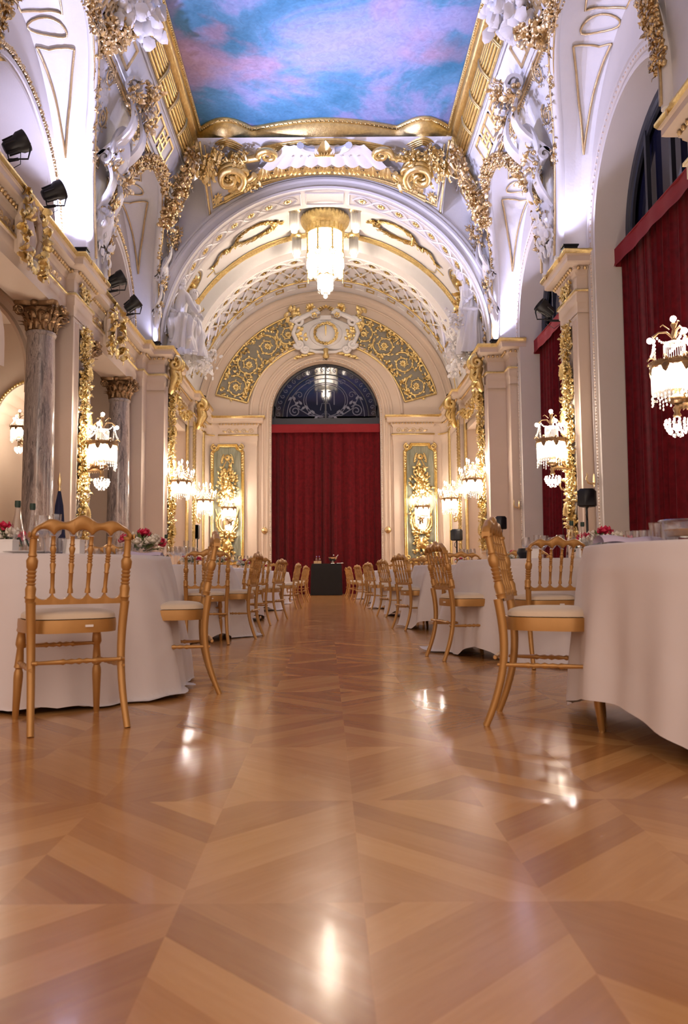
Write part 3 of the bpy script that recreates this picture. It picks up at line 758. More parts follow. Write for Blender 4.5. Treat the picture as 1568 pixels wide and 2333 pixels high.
# gilt scroll frieze
def rinceau(mb, cx, cy, R, sg, a0, seed, w=0.03):
    rnd = random.Random(seed); n = 40; pts = []; rs = []
    for i in range(n+1):
        t = i/n; r = R*(1-.78*t); a = a0+sg*t*2*pi*1.6; pts.append((cx+r*cos(a), cy+r*sin(a), w)); rs.append(.028*(1-.5*t)*R/.35+.004)
        if i % 2 == 0:
            d = V((-sin(a)*sg, cos(a)*sg, 0)); out = V((cos(a), sin(a), 0))
            mb.leaf(pts[-1], d*.7+out*(.75 if i % 4 else -.45), (0, 0, 1), R*.36*(1-.5*t), R*.17*(1-.35*t), .5, 5)
    mb.tube(pts, rs, 6); rosette(mb, cx, cy, R*.3, w+.02, 8)
    for i in range(14):
        a = rnd.uniform(0, 2*pi); d = rnd.uniform(.95, 1.25)*R
        mb.leaf((cx+cos(a)*d, cy+sin(a)*d, w*.6), (cos(a+1), sin(a+1), .2), (0, 0, 1), R*.35, R*.14, .5, 4)
SZ = 6.3
bk = MB(ex); gm = MB(ex); sc = MB(ex)
for s in (-1, 1):
    A0, A1 = radians(14.5), radians(74)
    P = lambda a, r, w: (s*r*cos(a), SZ+r*sin(a), w)
    bk.grid(lambda u, v: P(A0+(A1-A0)*u, 3.0+1.2*v, .012), 24, 2)
    pth = [(s*3.0*cos(A0+(A1-A0)*i/20), SZ+3.0*sin(A0+(A1-A0)*i/20)) for i in range(21)]
    pth2 = [(s*4.2*cos(A0+(A1-A0)*i/20), SZ+4.2*sin(A0+(A1-A0)*i/20)) for i in range(21)]
    gm.tube([(a, b, .03) for a, b in pth+pth2[::-1]+pth[:1]], .045, 6)
    gm.tube([(a*.985 if False else a, b, .05) for a, b in pth2], .03, 6)
    for i, (ad, sg2) in enumerate(((22, 1), (37.5, -1), (53, 1), (67, -1))):
        a = radians(ad); rinceau(sc, s*3.6*cos(a), SZ+3.6*sin(a), .44-.02*(i == 3), sg2*s, a+pi/2, i+10*s)
    rnd = random.Random(7+s)
    for i in range(150):
        a = rnd.uniform(A0+.02, A1+.03); r = 3.6+rnd.choice((-1, 1))*rnd.uniform(.38, .53)
        sc.leaf(P(a, r, .02), (rnd.uniform(-1, 1), rnd.uniform(-1, 1), .3), (0, 0, 1), rnd.uniform(.12, .22), .08, .5, 4)
    for i in range(40):
        a = A1+rnd.uniform(-.09, .03); r = rnd.uniform(3.0, 4.4)
        sc.leaf(P(a, r, .05), (-s*.5+rnd.uniform(-.5, .5), 1, .3), (0, 0, 1), .3, .13, .6, 5)
trim(bk, GREY, 'grey ground of the scroll frieze'); trim(gm, GOLD, 'gilt border of the scroll frieze'); trim(sc, GOLD, 'gilt acanthus scrolls over the end arch')

# cartouche with wreath and clock hand
ca = empty('arch_cartouche', (0, 28.98, 9.6)); tag(ca, 'white scrolled cartouche with gilt wreath and hand at the crown of the end arch', 'cartouche')
cx = lambda a, b, c=0: V((a, -c, b))
def blob(pts, w, bev=.05):
    return pts
mb = MB(cx)
def disc(mb, outline, w0, w1, inset=.06):
    n = len(outline); c = (sum(p[0] for p in outline)/n, sum(p[1] for p in outline)/n)
    sh_ = lambda k: [(c[0]+(p[0]-c[0])*k, c[1]+(p[1]-c[1])*k) for p in outline]
    rows = [(outline, w0), (outline, w1-.03), (sh_(1-inset), w1), (sh_(.02), w1+.02)]
    vs = [(p[0], p[1], w) for r, w in rows for p in r]
    mb.add(vs, [(r*n+i, r*n+(i+1) % n, (r+1)*n+(i+1) % n, (r+1)*n+i) for r in range(3) for i in range(n)])
out = [((1.02+.07*cos(6*a)+.10*abs(cos(a)))*cos(a), (.62+.06*sin(5*a))*sin(a)+.0) for a in [2*pi*i/48 for i in range(48)]]
disc(mb, out, 0, .12)
disc(mb, [(.62*cos(a), .47*sin(a)-.02) for a in [2*pi*i/32 for i in range(32)]], .12, .2, .1)
for s in (-1, 1):
    for (u, v, R, t0, sg2) in ((1.0, .42, .2, 0, 1), (.42, .72, .17, pi, -1), (.98, -.42, .17, 0, -1), (.75, -.6, .14, 0, -1)):
        p = spiral(u, v, R, 1.5, t0, sg2); mb.tube([(s*a, b, .2) for a, b, _ in p], [.075*(1-.5*i/len(p)) for i in range(len(p))], 8)
    mb.tube([(s*.2, .82, .14), (s*.45, .8, .18), (s*.85, .6, .2), (s*1.12, .45, .18), (s*1.3, .5, .1), (s*1.36, .42, .06)], [.05, .08, .1, .1, .07, .02], 8)
    mb.tube([(s*1.1, .3, .16), (s*1.2, .0, .18), (s*1.05, -.35, .18), (s*.8, -.58, .16), (s*.4, -.68, .12), (0, -.7, .1)], [.07, .08, .08, .07, .06, .06], 8)
mb.box(-.2, .2, .5, .66, .1, .22)
mb.build('cartouche_body', PLW, ca)
mb = MB(cx); rnd = random.Random(4)
for i in range(90):
    a = 2*pi*i/90; mb.leaf((.4*cos(a), .38*sin(a)-.02, .2), (-sin(a)+rnd.uniform(-.6, .6), cos(a)+rnd.uniform(-.6, .6), .4), (0, 0, 1), .14, .08, .5, 4)
mb.leaf((0, .3, .22), (0, -1, 0), (0, 0, 1), .42, .06, .1); mb.box(-.012, .012, -.1, .3, .2, .24)
for s in (-1, 1):
    for i in range(16):
        a = i*.4; mb.leaf((s*.55, .95, .1), (s*.3+sin(a*3)*.8, cos(a), .4), (0, 0, 1), .26, .12, .5, 5)
    for i in range(8): mb.leaf((s*.42, .66, .2), (s*sin(i), cos(i), .4), (0, 0, 1), .16, .08, .5, 4)
    for i in range(10): mb.leaf((s*(.4+.07*i), -.72-.02*i, .1), (s, -.3+.2*(i % 3), .3), (0, 0, 1), .22, .1, .5, 5)
for i in range(14): mb.leaf((-.2+.03*i, 1.0-.02*abs(i-7), .12), ((i-7)*.12, -.4+.6*(i % 2), .6), (0, 0, 1), .24, .1, .6, 5)
mb.build('gilt_wreath', GOLD, ca)
mb = MB(cx); mb.lathe([(.02, -.98), (.1, -.95), (.12, -.88), (.09, -.7), (.08, -.6)], (0, 0, .1), 12) if False else mb.tube([(0, -.6, .15), (0, -.75, .2), (0, -.9, .2), (0, -.98, .16)], [.1, .08, .13, .04], 10)
mb.build('drop_boss', GOLD, ca)
# ------------------------------------------------------------------ ornament on the cove
def foliage(mb, P, n, rnd, th=.12, size=.1, fl=.25, up=(0, 0, 1)):
    """leaves, blossoms and fruit scattered along a path of (point, normal)"""
    k = len(P)-1
    for i in range(n):
        t = rnd.random()*k; j = min(int(t), k-1); p, q = V(P[j][0]), V(P[j+1][0]); nn = V(P[j][1])
        c = p.lerp(q, t-j); d = (q-p).normalized(); side = d.cross(nn)
        c = c+side*rnd.uniform(-th, th)+nn*rnd.uniform(0, th*.7)
        if rnd.random() < fl: mb.lump(c+nn*.03, size*rnd.uniform(.35, .6), rnd=rnd)
        else: mb.leaf(c, d*rnd.uniform(-1, 1)+side*rnd.uniform(-1, 1)+nn*.5, nn, size*rnd.uniform(.9, 1.8), size*rnd.uniform(.5, .9), .6, 4)
SIDE = {-1: 'left', 1: 'right'}
PLACE = ['behind the camera', 'nearest', 'far']
for s in (-1, 1):
    for ci, c in enumerate(BAY[1:]):
        rnd = random.Random(ci+s*3); P = []
        for i in range(41):
            ph = radians(8+164*i/40); p = barrel(s, c, ph, 1.0); x, h, n = cpt(b_of_h(p.z)); nn = V((s*n.x, 0, n.y))
            P.append((p+nn*.05+V((0, 0, .05)), nn))
        mb = MB(); mb.tube([p for p, n_ in P[9:]], .07, 8); foliage(mb, P[16:], 1100, rnd, .14, .085, .3); foliage(mb, P[5:18], 130, rnd, .08, .08, .3)
        rb = MB(); pa = [barrel(s, c, radians(k*4.5), 1.0) for k in range(41)]
        rb.tube([p+V((-s*.03, 0, -.02)) for p in pa], .085, 10); rb2 = MB(); rb2.tube([p+V((-s*.12, 0, .03)) for p in pa], .028, 6); rb2.tube([p+V((-s*.05, 0, -.10)) for p in pa], .018, 6)
        trim(rb, PLW, 'white arch rib of the %s %s penetration' % (('nearer', 'farther')[ci], SIDE[s])); trim(rb2, GOLDP, 'gilt fillets on the %s %s arch rib' % (('nearer', 'farther')[ci], SIDE[s]))
        o = mb.build('floral_garland', GOLDP); tag(o, 'gilt flower garland arching over the %s lunette on the %s' % (('nearer', 'farther')[ci], SIDE[s]), 'garland', 'gilt garlands over the lunettes')
    # corner bosses of leaves beside the ceiling painting
    for k_, (y, h, sz) in enumerate(((18.75, 10.6, .30), (19.4, 10.2, .25))):
        pass

def ribbon(mb, path, w, th=.05):
    n = len(path); vs = []
    for i, (b, c) in enumerate(path):
        p0 = path[max(0, i-1)]; p1 = path[min(n-1, i+1)]; d = V((p1[0]-p0[0], p1[1]-p0[1])); d = d.normalized() if d.length else V((1, 0)); nn = V((-d.y, d.x))*th/2
        ww = w[i] if isinstance(w, list) else w
        for sa in (-1, 1):
            for sn in (-1, 1): vs.append((sa*ww/2, b+sn*nn.x, c+sn*nn.y))
    fs = []
    for i in range(n-1):
        o = i*4; q = o+4
        fs += [(o, o+1, q+1, q), (o+2, q+2, q+3, o+3), (o, q, q+2, o+2), (o+1, o+3, q+3, q+1)]
    fs += [(0, 2, 3, 1), (4*n-4, 4*n-3, 4*n-1, 4*n-2)]
    mb.add(vs, fs)
def sp2(cb, cc, R, turns, a0, sg, n=22): return [(a, b) for a, b, _ in spiral(cb, cc, R, turns, a0, sg, n, .12)]

for s in (-1, 1):
    for ci, c in enumerate(PIER[1:]+[20.0]):
        last = ci == 2
        if ci == 0: continue
        if last: org = V((s*4.35, 19.75, 6.5))
        else: org = V((s*4.35, c, 6.5))
        o = empty('console_sculpture', org)
        tag(o, '%s stucco scroll cartouche over the %s on the %s' % (('white', 'white', 'slim white')[ci], ('pier nearest the camera', 'middle pier', 'far pier beside the transverse arch')[ci], SIDE[s]), 'sculpture')
        # local frame: a along hall, b up along the cove, c out into the room
        base_xf = cove_xf(s); yy = c if not last else 19.72; sc_ = 1 if not last else .62
        def lx(a, b, cc=0): return base_xf(yy+a*sc_, .3+b*(1 if not last else .8), cc*sc_*(.3+.6*min(1, max(0, b)/1.7)))-org
        mb = MB(lx)
        # two stacked S consoles with curled ends
        for b0, H, w, pr2 in ((1.75, 1.5, .62, .42), (.62, 1.15, .5, .34)):
            pth = sp2(b0+H, .26, .2, 1.3, pi*.5, -1)[::-1]
            pth += [(b0+H*(1-t), .1+pr2*sin(pi*t)**1.2+.25*(1-t)*.3) for t in [i/10 for i in range(1, 11)]]
            pth += sp2(b0-.06, .20, .14, 1.2, -pi*.5, 1)
            for da in (-w*.55, w*.55):
                p2 = MB(lambda a, b, cc, da=da: lx(a+da, b, cc)); ribbon(p2, pth, .26, .07); mb.v += p2.v; mb.f += [tuple(i+len(mb.v)-len(p2.v) for i in f) for f in p2.f]
        # oval shield between them
        mb.grid(lambda u, v: (.42*v*cos(2*pi*u), 2.0+.5*v*sin(2*pi*u), .52-.22*v*v), 20, 5)
        mb.grid(lambda u, v: (.44*cos(2*pi*u)+.06*cos(2*pi*v)*cos(2*pi*u), 2.0+(.52+.06*cos(2*pi*v))*sin(2*pi*u), .32+.07*sin(2*pi*v)), 20, 6)
        # fluted vase and plinth below
        mb.grid(lambda u, v: ((.20+.13*sin(pi*v)**.8+.02*cos(16*pi*u))*cos(2*pi*u), .15+.75*v, .28+(.20+.13*sin(pi*v)**.8)*sin(2*pi*u)), 32, 8)
        mb.build('scroll_body', PLW, o)
        rnd = random.Random(ci*5+s); gm2 = MB(lx)
        for (ca_, cb_, n_) in ((0, 3.35, 90), (.0, .8, 50), (-.3, 1.6, 30), (.3, 1.6, 30), (-.45, 3.0, 40), (.45, 3.0, 40)):
            for i in range(n_):
                a = rnd.uniform(0, 2*pi); q = rnd.uniform(0, .26)
                p = (ca_+q*cos(a), cb_+q*sin(a)*1.3, .3+rnd.uniform(-.05, .25))
                if rnd.random() < .25: gm2.lump(p, .055, rnd=rnd)
                else: gm2.leaf(p, (cos(a), sin(a), .5), (0, 0, 1), rnd.uniform(.12, .22), rnd.uniform(.05, .09), .6, 5)
        gm2.build('gilt_spray', GOLDP, o)
        if not last:
            wl = MB(lx)
            for i in range(60):
                a = rnd.uniform(-.4, .4); b = rnd.uniform(-.2, .75)
                wl.leaf((a, b, .3+rnd.uniform(0, .25)), (rnd.uniform(-1, 1), rnd.uniform(-.6, 1), .6), (0, 0, 1), .22, .12, .7, 5)
            wl.build('leaf_cluster', PLW, o)
            # spandrel scrollwork each side, running up under the garland
            gs = MB(lx)
            for sa in (-1, 1):
                for i, (a_, b_, R_) in enumerate(((.42, .9, .13), (.50, 1.6, .16), (.72, 2.35, .2), (1.05, 3.0, .2))):
                    if a_ > 1.3: continue
                    rinceau(gs, sa*a_*.9, b_, R_, sa, pi/2, i, .04)
            gs.build('gilt_scrollwork', GOLDP, o)

# rocky white cloud sculpture with foliage at the painting's edge, near the camera
for s in (-1, 1):
    org = V((s*3.35, 13.2, 10.75)); rnd = random.Random(9+s)
    o = empty('cloud_sculpture', org); tag(o, 'white stucco cloud and rockwork mass overlapping the painting frame on the %s' % SIDE[s], 'sculpture')
    mb = MB()
    for i in range(520):
        p = (s*rnd.uniform(-.42, .62), rnd.uniform(-1.1, .35), rnd.uniform(-.30, .45)-abs(0)); r = rnd.uniform(.10, .24)
        p = (p[0], p[1], p[2]-.25*p[0]*s)
        mb.lump(p, r*.55, (1, .9, 1), .3, rnd)
    for i in range(60):
        mb.leaf((s*rnd.uniform(-.45, .5), rnd.uniform(-.3, .45), rnd.uniform(-.45, .25)), (rnd.uniform(-1, 1), .6, rnd.uniform(-1, .3)), (0, -.4, -1), .3, .2, .6, 5)
    mb.build('cloud_mass', PLW, o)
    g = MB()
    for i in range(420):
        t = rnd.random(); p = (s*(.15+.35*t)+rnd.uniform(-.12, .12), .25-.5*t+rnd.uniform(-.3, .2), -.38-.50*t+rnd.uniform(-.12, .12))
        if rnd.random() < .3: g.lump(p, .055, rnd=rnd)
        else: g.leaf(p, (rnd.uniform(-1, 1), rnd.uniform(-1, 1), rnd.uniform(-1, 1)), (-s, -.3, -1), .17, .09, .6, 5)
    g.build('gilt_foliage', GOLDP, o)

# end cove ornaments
def ecx(a, b, c=0):
    t = min(1, max(0, (b-18.3)/1.72)); z1 = arcz(a, 4.62); return V((a, b, 11.14+(z1-11.14)*t**1.4-c))
o = empty('shell_ornament', (0, 18.9, 11)); org = V((0, 18.9, 11)); tag(o, 'white fluted shell with gilt crest at the middle of the cove above the arch', 'ornament')
lx = lambda a, b, c=0: ecx(a, b, c)-org
mb = MB(lx)
mb.grid(lambda u, v: ((u-.5)*(1.9+1.2*v), 18.45+.62*v+.05*abs(sin(9*pi*u)), .10+.16*v+.05*abs(sin(9*pi*u))*v), 90, 6)
mb.grid(lambda u, v: ((u-.5)*(3.3+.5*v), 19.1+.36*v, .2-.12*v+.03*abs(sin(21*pi*u))), 160, 5)
mb.build('fluted_shell', PLW, o)
mb = MB(lx)
for i in range(-6, 7):
    if abs(i) < 5:
        rosette(mb, i*.2, 18.75, .09, .22, 5)
for s in (-1, 1): mb.tube([(s*(.25+.33*sin(t)), 18.33+.13*cos(t*1.5), .25) for t in [k*.25 for k in range(8)]], .09, 8)
mb.build('shell_relief', PLW, o)
mb = MB(lx)
for i in range(-4, 5):
    for dx in (-.05, 0, .05): mb.leaf((i*.38+dx, 19.12, .24), (dx*6, 1, .1), (0, 0, 1), .36, .11, .5, 5)
for i in range(-5, 6): mb.leaf((0, 18.08, .22), (i*.16, 1, .2), (0, 0, 1), .5-.03*abs(i), .12, .7, 6)
for i in range(-4, 5): mb.leaf((i*.02, 18.5, .3), (i*.2, -1, .3), (0, 0, 1), .34, .1, .7, 5)
mb.build('gilt_crest', GOLD, o)
mb = MB(ecx); 
for k in range(70):
    x = -2.45+4.9*k/69
    mb.leaf((x, 19.62, .06), (.3, .8, 0), (0, 0, 1), .2, .09, .4, 4); mb.lump((x, 19.58, .07), .03)
for b, r in ((19.52, .035), (19.86, .045), (19.94, .03)): mb.tube([(-2.6+5.2*k/40, b, .05) for k in range(41)], r, 6)
for s in (-1, 1):
    mb.tube([(s*3.0, 18.4, .03), (s*2.98, 19.98, .03)], .03, 6); mb.tube([(s*2.9, 18.5, .03), (s*2.88, 19.9, .03)], .015, 6)
    mb.tube([(s*2.9, 19.9, .03), (s*2.3, 19.95, .03), (s*1.7, 19.97, .03)], .025, 6)
    for x in (2.75, 2.3): 
        for i in range(9): mb.leaf((s*x, 19.75, .03), (cos(i*.7), sin(i*.7), .3), (0, 0, 1), .16, .08, .4, 4)
trim(mb, GOLD, 'gilt leaf band over the transverse arch')
for s in (-1, 1):
    org = V((s*2.3, 18.95, 10.9)); o = empty('corner_scroll', org); rnd = random.Random(11+s)
    tag(o, 'big gilt acanthus scroll in the %s corner of the cove under the painting' % SIDE[s], 'ornament')
    lx = lambda a, b, c=0: ecx(s*a, b, c)-org
    mb = MB(lx)
    # volute facing the middle, fluted inside
    p = spiral(1.38, 18.62, .24, 1.6, 0, -1, 30); mb.tube([(a, b, .26) for a, b, _ in p], [.085*(1-.6*i/30) for i in range(31)], 8)
    mb.tube([(1.6, 18.66, .26), (1.9, 18.78, .22), (2.15, 18.75, .2), (2.3, 18.6, .2)], [.09, .08, .09, .1], 8)
    # big hanging C scroll
    for da in (0, .12, .24):
        p = spiral(2.35, 19.05, .38-.05*da, 1.35, pi*.7, 1, 34); mb.tube([(a, b-.02, .25+da*.9) for a, b, _ in p], [.095*(1-.4*i/34) for i in range(35)], 8)
    p = spiral(2.0, 18.98, .26, 1.2, pi*.9, -1, 30); mb.tube([(a, b, .42) for a, b, _ in p], [.08*(1-.5*i/30) for i in range(31)], 7)
    mb.build('scroll_body', GOLD, o)
    g = MB(lx)
    for i in range(260):
        a = rnd.choice(((2.05, 18.62), (2.35, 19.05), (1.95, 19.42), (2.78, 18.72), (2.6, 18.5), (3.0, 18.9))); p = (a[0]+rnd.gauss(0, .11), a[1]+rnd.gauss(0, .09), .22+rnd.uniform(-.1, .15))
        if rnd.random() < .18: g.lump(p, .055, rnd=rnd)
        else: g.leaf(p, (rnd.uniform(-1, 1), rnd.uniform(-1, 1), .3), (0, 0, 1), rnd.uniform(.13, .24), rnd.uniform(.05, .08), .7, 6)
    g.build('acanthus_leaves', GOLD, o)
    # leaning acanthus branch crossing the fret band
    org2 = V((s*3.75, 18.6, 10)); o2 = empty('acanthus_branch', org2); tag(o2, 'gilt acanthus branch crossing the fret band on the %s, beside the corner scroll' % SIDE[s], 'ornament')
    f0 = cove_xf(s); lx2 = lambda a, b, c=0: f0(a, b, c)-org2; g = MB(lx2); bb = b_of_h(10.9)
    pth = [(18.35+.25*sin(t*2), bb-1.9*t, .15+.12*sin(t*3)) for t in [k/12 for k in range(13)]]
    g.tube(pth, [.10*(1-.4*k/12) for k in range(13)], 8)
    for k in range(300):
        t = rnd.random(); p = (18.35+.25*sin(t*2)+rnd.gauss(0, .16), bb-1.9*t, .2+rnd.uniform(-.1, .15))
        if rnd.random() < .2: g.lump(p, .06, rnd=rnd)
        else: g.leaf(p, (rnd.uniform(-1, 1), rnd.uniform(-1, .6), .3), (0, 0, 1), rnd.uniform(.12, .22), .08, .7, 5)
    g.build('branch', GOLDP, o2)

# ------------------------------------------------------------------ figure sculptures on the far cornice
def figure(name, mat, J, E_, parent, sub=2):
    me = bpy.data.meshes.new(name); idx = {k: i for i, k in enumerate(J)}
    me.from_pydata([J[k][:3] for k in J], [(idx[a], idx[b]) for a, b in E_], []); me.materials.append(mat)
    o = bpy.data.objects.new(name, me); S.collection.objects.link(o); o.parent = parent
    md = o.modifiers.new('skin', 'SKIN'); md.use_smooth_shade = True
    sk = me.skin_vertices[0].data if me.skin_vertices else None
    if sk is None:
        bm = __import__('bmesh').new(); bm.from_mesh(me); bm.verts.layers.skin.verify(); bm.to_mesh(me); bm.free(); sk = me.skin_vertices[0].data
    for k, i in idx.items():
        r = J[k][3]; sk[i].radius = (r, r) if not isinstance(r, tuple) else r
        sk[i].use_root = (i == 0)
    ss = o.modifiers.new('sub', 'SUBSURF'); ss.levels = sub; ss.render_levels = sub
    return o
def hand(mb, p, d, s_, sc=1.3):
    p = V(p); d = V(d).normalized(); sd = d.cross(V((0, 1, 0))).normalized() if abs(d.y) < .9 else V((1, 0, 0)); 
    for i, l in enumerate((.07, .085, .09, .08)):
        q = p+sd*(i-1.5)*.022*sc
        mb.tube([q, q+d*.06*sc, q+d*(.06+l*.5)*sc+V((0, -.008, -.01)), q+d*(.06+l)*sc+V((0, -.012, -.035))], [.014*sc, .012*sc, .011*sc, .008*sc], 6)
    mb.tube([p-sd*.035*sc, p-sd*.075*sc+d*.03*sc, p-sd*.085*sc+d*.075*sc], [.014*sc, .013*sc, .009*sc], 6)
    mb.lump(p+d*.03*sc, .06*sc, (1, .7, 1), .03)
def head(mb, c, r, fd, hair=True):
    c = V(c); fd = V(fd).normalized(); side = fd.cross(V((0, 0, 1))).normalized()
    mb.lathe([(r*.82*sin(pi*j/10)+1e-4, -r*1.12*cos(pi*j/10)) for j in range(11)], c, 16)
    mb.leaf(c+fd*r*.72+V((0, 0, .25*r)), fd*.5+V((0, 0, -1)), fd, r*.5, r*.3, .5, 4)
    mb.tube([c+fd*r*.72-side*r*.22-V((0, 0, r*.52)), c+fd*r*.8-V((0, 0, r*.5)), c+fd*r*.72+side*r*.22-V((0, 0, r*.52))], r*.06, 6)
    for q in (-1, 1):
        mb.lump(c+fd*r*.70+side*q*r*.3+V((0, 0, r*.12)), r*.14, (1, 1, .6), .02); mb.lump(c+side*q*r*.82, r*.2, (.5, 1, 1.3), .05)
    rnd = random.Random(2)
    for i in range(46):
        a = rnd.uniform(0, 2*pi); e_ = rnd.uniform(.1, 1.3); v = V((cos(a)*cos(e_), sin(a)*cos(e_), sin(e_)))
        if v.dot(fd) > .62 and v.z < .62: continue
        mb.lump(c+v*r*.92, r*.22, rnd=rnd)
def drape_cloth(mb, pts, seed, folds=9):
    """hanging cloth: loft through rings (centre, rx, ry)"""
    rnd = random.Random(seed); ph = rnd.uniform(0, 6)
    def f(u, v):
        t = v*(len(pts)-1); i = min(int(t), len(pts)-2); k = t-i; A, B = pts[i], pts[i+1]
        c = V(A[0]).lerp(V(B[0]), k); rx = A[1]+(B[1]-A[1])*k; ry = A[2]+(B[2]-A[2])*k; a = 2*pi*u
        w = 1+(.06+.13*v)*sin(folds*a+ph+5*v+1.5*sin(4*v+a))+.07*sin(2*folds*a+9*v)+.05*sin(14*v+3*a)
        return (c.x+rx*w*cos(a), c.y+ry*w*sin(a), c.z)
    mb.grid(f, 110, 22, cu=True)
def leafpile(mb, c, R, n, rnd):
    for i in range(n):
        p = V(c)+V((rnd.gauss(0, R), rnd.gauss(0, R), rnd.gauss(0, R)))*.6
        if rnd.random() < .4: mb.lump(p, .05, rnd=rnd)
        else: mb.leaf(p, (rnd.uniform(-1, 1), rnd.uniform(-1, .2), rnd.uniform(-1, 1)), (rnd.uniform(-1, 1), -1, 0), .15, .08, .6, 5)

# left: seated man leaning forward with a child
o = empty('seated_figure_sculpture', (-3.86, 20.6, 6.5)); o.scale = (.95,)*3; tag(o, 'white stucco sculpture of a seated bearded man with a child on the far left cornice', 'sculpture')
J = {'pel': (0, 0, .78, .17), 'waist': (-.04, -.03, 1.02, .15), 'chest': (.0, -.08, 1.32, (.25, .2)), 'neck': (.03, -.14, 1.55, .08), 'skull': (.06, -.2, 1.66, .06),
     'shL': (.2, -.1, 1.42, .09), 'elL': (.33, -.2, 1.12, .065), 'wrL': (.5, -.32, .9, .045),
     'shR': (-.2, -.08, 1.42, .09), 'elR': (-.3, -.2, 1.12, .065), 'wrR': (-.12, -.36, .98, .045),
     'hipL': (.12, -.05, .72, .14), 'knL': (.3, -.42, .76, .11), 'anL': (.32, -.42, .28, .06), 'toL': (.34, -.60, .2, .045),
     'hipR': (-.12, -.05, .72, .14), 'knR': (-.12, -.46, .72, .11), 'anR': (-.1, -.40, .24, .06), 'toR': (-.1, -.58, .17, .045)}
EE = [('pel', 'waist'), ('waist', 'chest'), ('chest', 'neck'), ('neck', 'skull'), ('chest', 'shL'), ('shL', 'elL'), ('elL', 'wrL'), ('chest', 'shR'), ('shR', 'elR'), ('elR', 'wrR'),
      ('pel', 'hipL'), ('hipL', 'knL'), ('knL', 'anL'), ('anL', 'toL'), ('pel', 'hipR'), ('hipR', 'knR'), ('knR', 'anR'), ('anR', 'toR')]
J = {k: (v[0]*1.15, v[1]*1.15, v[2]*1.15, (v[3] if isinstance(v[3], tuple) else v[3]*1.3)) for k, v in J.items()}
figure('body', PLW, J, EE, o)
mb = MB(); head(mb, (.09, -.28, 2.0), .17, (.5, -.8, -.3)); hand(mb, (.59, -.38, 1.01), (.6, -.2, -.7), 1); hand(mb, (-.12, -.43, 1.11), (.6, -.4, -.5), 1)
for i in range(16): mb.lump((.13+random.Random(i).uniform(-.06, .06), -.40+random.Random(i+50).uniform(-.05, .05), 1.84+random.Random(i+90).uniform(-.09, .04)), .05)
mb.build('head_and_hands', PLW, o)
mb = MB(); drape_cloth(mb, [((-.02, -.02, 1.16), .25, .2), ((.03, -.2, 1.0), .34, .38), ((.1, -.33, .84), .36, .36), ((.12, -.36, .5), .28, .28), ((.1, -.3, .02), .36, .34)], 3)
drape_cloth(mb, [((-.2, .05, 1.75), .12, .12), ((-.3, .08, 1.3), .2, .16), ((-.34, .1, .7), .2, .2), ((-.3, .1, .05), .2, .2)], 8, 6)
mb.build('drapery', PLW, o)
mb = MB(); rnd = random.Random(5); leafpile(mb, (-.55, -.2, .55), .25, 60, rnd)
for z in range(20): mb.leaf((-.55+rnd.uniform(-.1, .1), -.3, .1+z*.06), (rnd.uniform(-.4, .4), -.4, 1), (0, -1, 0), .3, .14, .4, 5)
mb.build('gilt_palm', GOLDP, o)
o = empty('child_figure_sculpture', (-3.56, 20.95, 6.5)); o.scale = (.93,)*3; tag(o, 'small white stucco child turning away beside the seated man on the far left cornice', 'sculpture')
JC = {'pel': (0, 0, 1.1, .15), 'chest': (-.03, -.05, 1.42, (.16, .14)), 'neck': (0, -.08, 1.6, .07), 'skull': (.02, -.1, 1.7, .06), 'shL': (.16, -.05, 1.5, .075), 'elL': (.2, -.2, 1.3, .06), 'wrL': (.05, -.3, 1.32, .045),
      'shR': (-.17, -.05, 1.5, .075), 'elR': (-.34, -.12, 1.38, .06), 'wrR': (-.5, -.2, 1.5, .045), 'hipL': (.1, 0, 1.03, .12), 'knL': (.18, -.2, .75, .09), 'anL': (.12, -.1, .42, .055), 'toL': (.12, -.24, .36, .045),
      'hipR': (-.1, 0, 1.03, .12), 'knR': (-.12, -.2, .7, .09), 'anR': (-.1, -.05, .4, .055), 'toR': (-.1, -.2, .34, .045)}
EC = [('pel', 'chest'), ('chest', 'neck'), ('neck', 'skull'), ('chest', 'shL'), ('shL', 'elL'), ('elL', 'wrL'), ('chest', 'shR'), ('shR', 'elR'), ('elR', 'wrR'), ('pel', 'hipL'), ('hipL', 'knL'), ('knL', 'anL'), ('anL', 'toL'), ('pel', 'hipR'), ('hipR', 'knR'), ('knR', 'anR'), ('anR', 'toR')]
figure('body', PLW, JC, EC, o)
mb = MB(); head(mb, (.03, -.12, 1.84), .15, (-.6, -.7, -.2)); hand(mb, (.05, -.3, 1.32), (-.8, -.2, -.2), 1, 1); hand(mb, (-.5, -.2, 1.5), (-.6, -.2, .5), 1, 1); mb.build('head_and_hands', PLW, o)
mb = MB(); rnd = random.Random(6)
drape_cloth(mb, [((0, -.05, 1.12), .2, .2), ((0, -.02, .7), .3, .26), ((0, 0, .02), .34, .3)], 4); mb.build('drapery', PLW, o)
mb = MB(); leafpile(mb, (.05, 1.2, .35), .35, 150, rnd)
for t in range(90): mb.leaf((rnd.uniform(-.15, .15), .5+.027*t, .12+rnd.uniform(0, .4)), (rnd.uniform(-.5, .5), .5, rnd.uniform(-.6, .8)), (.6, -.6, 0), .2, .1, .7, 6)
mb.build('stucco_foliage', PLW, o)
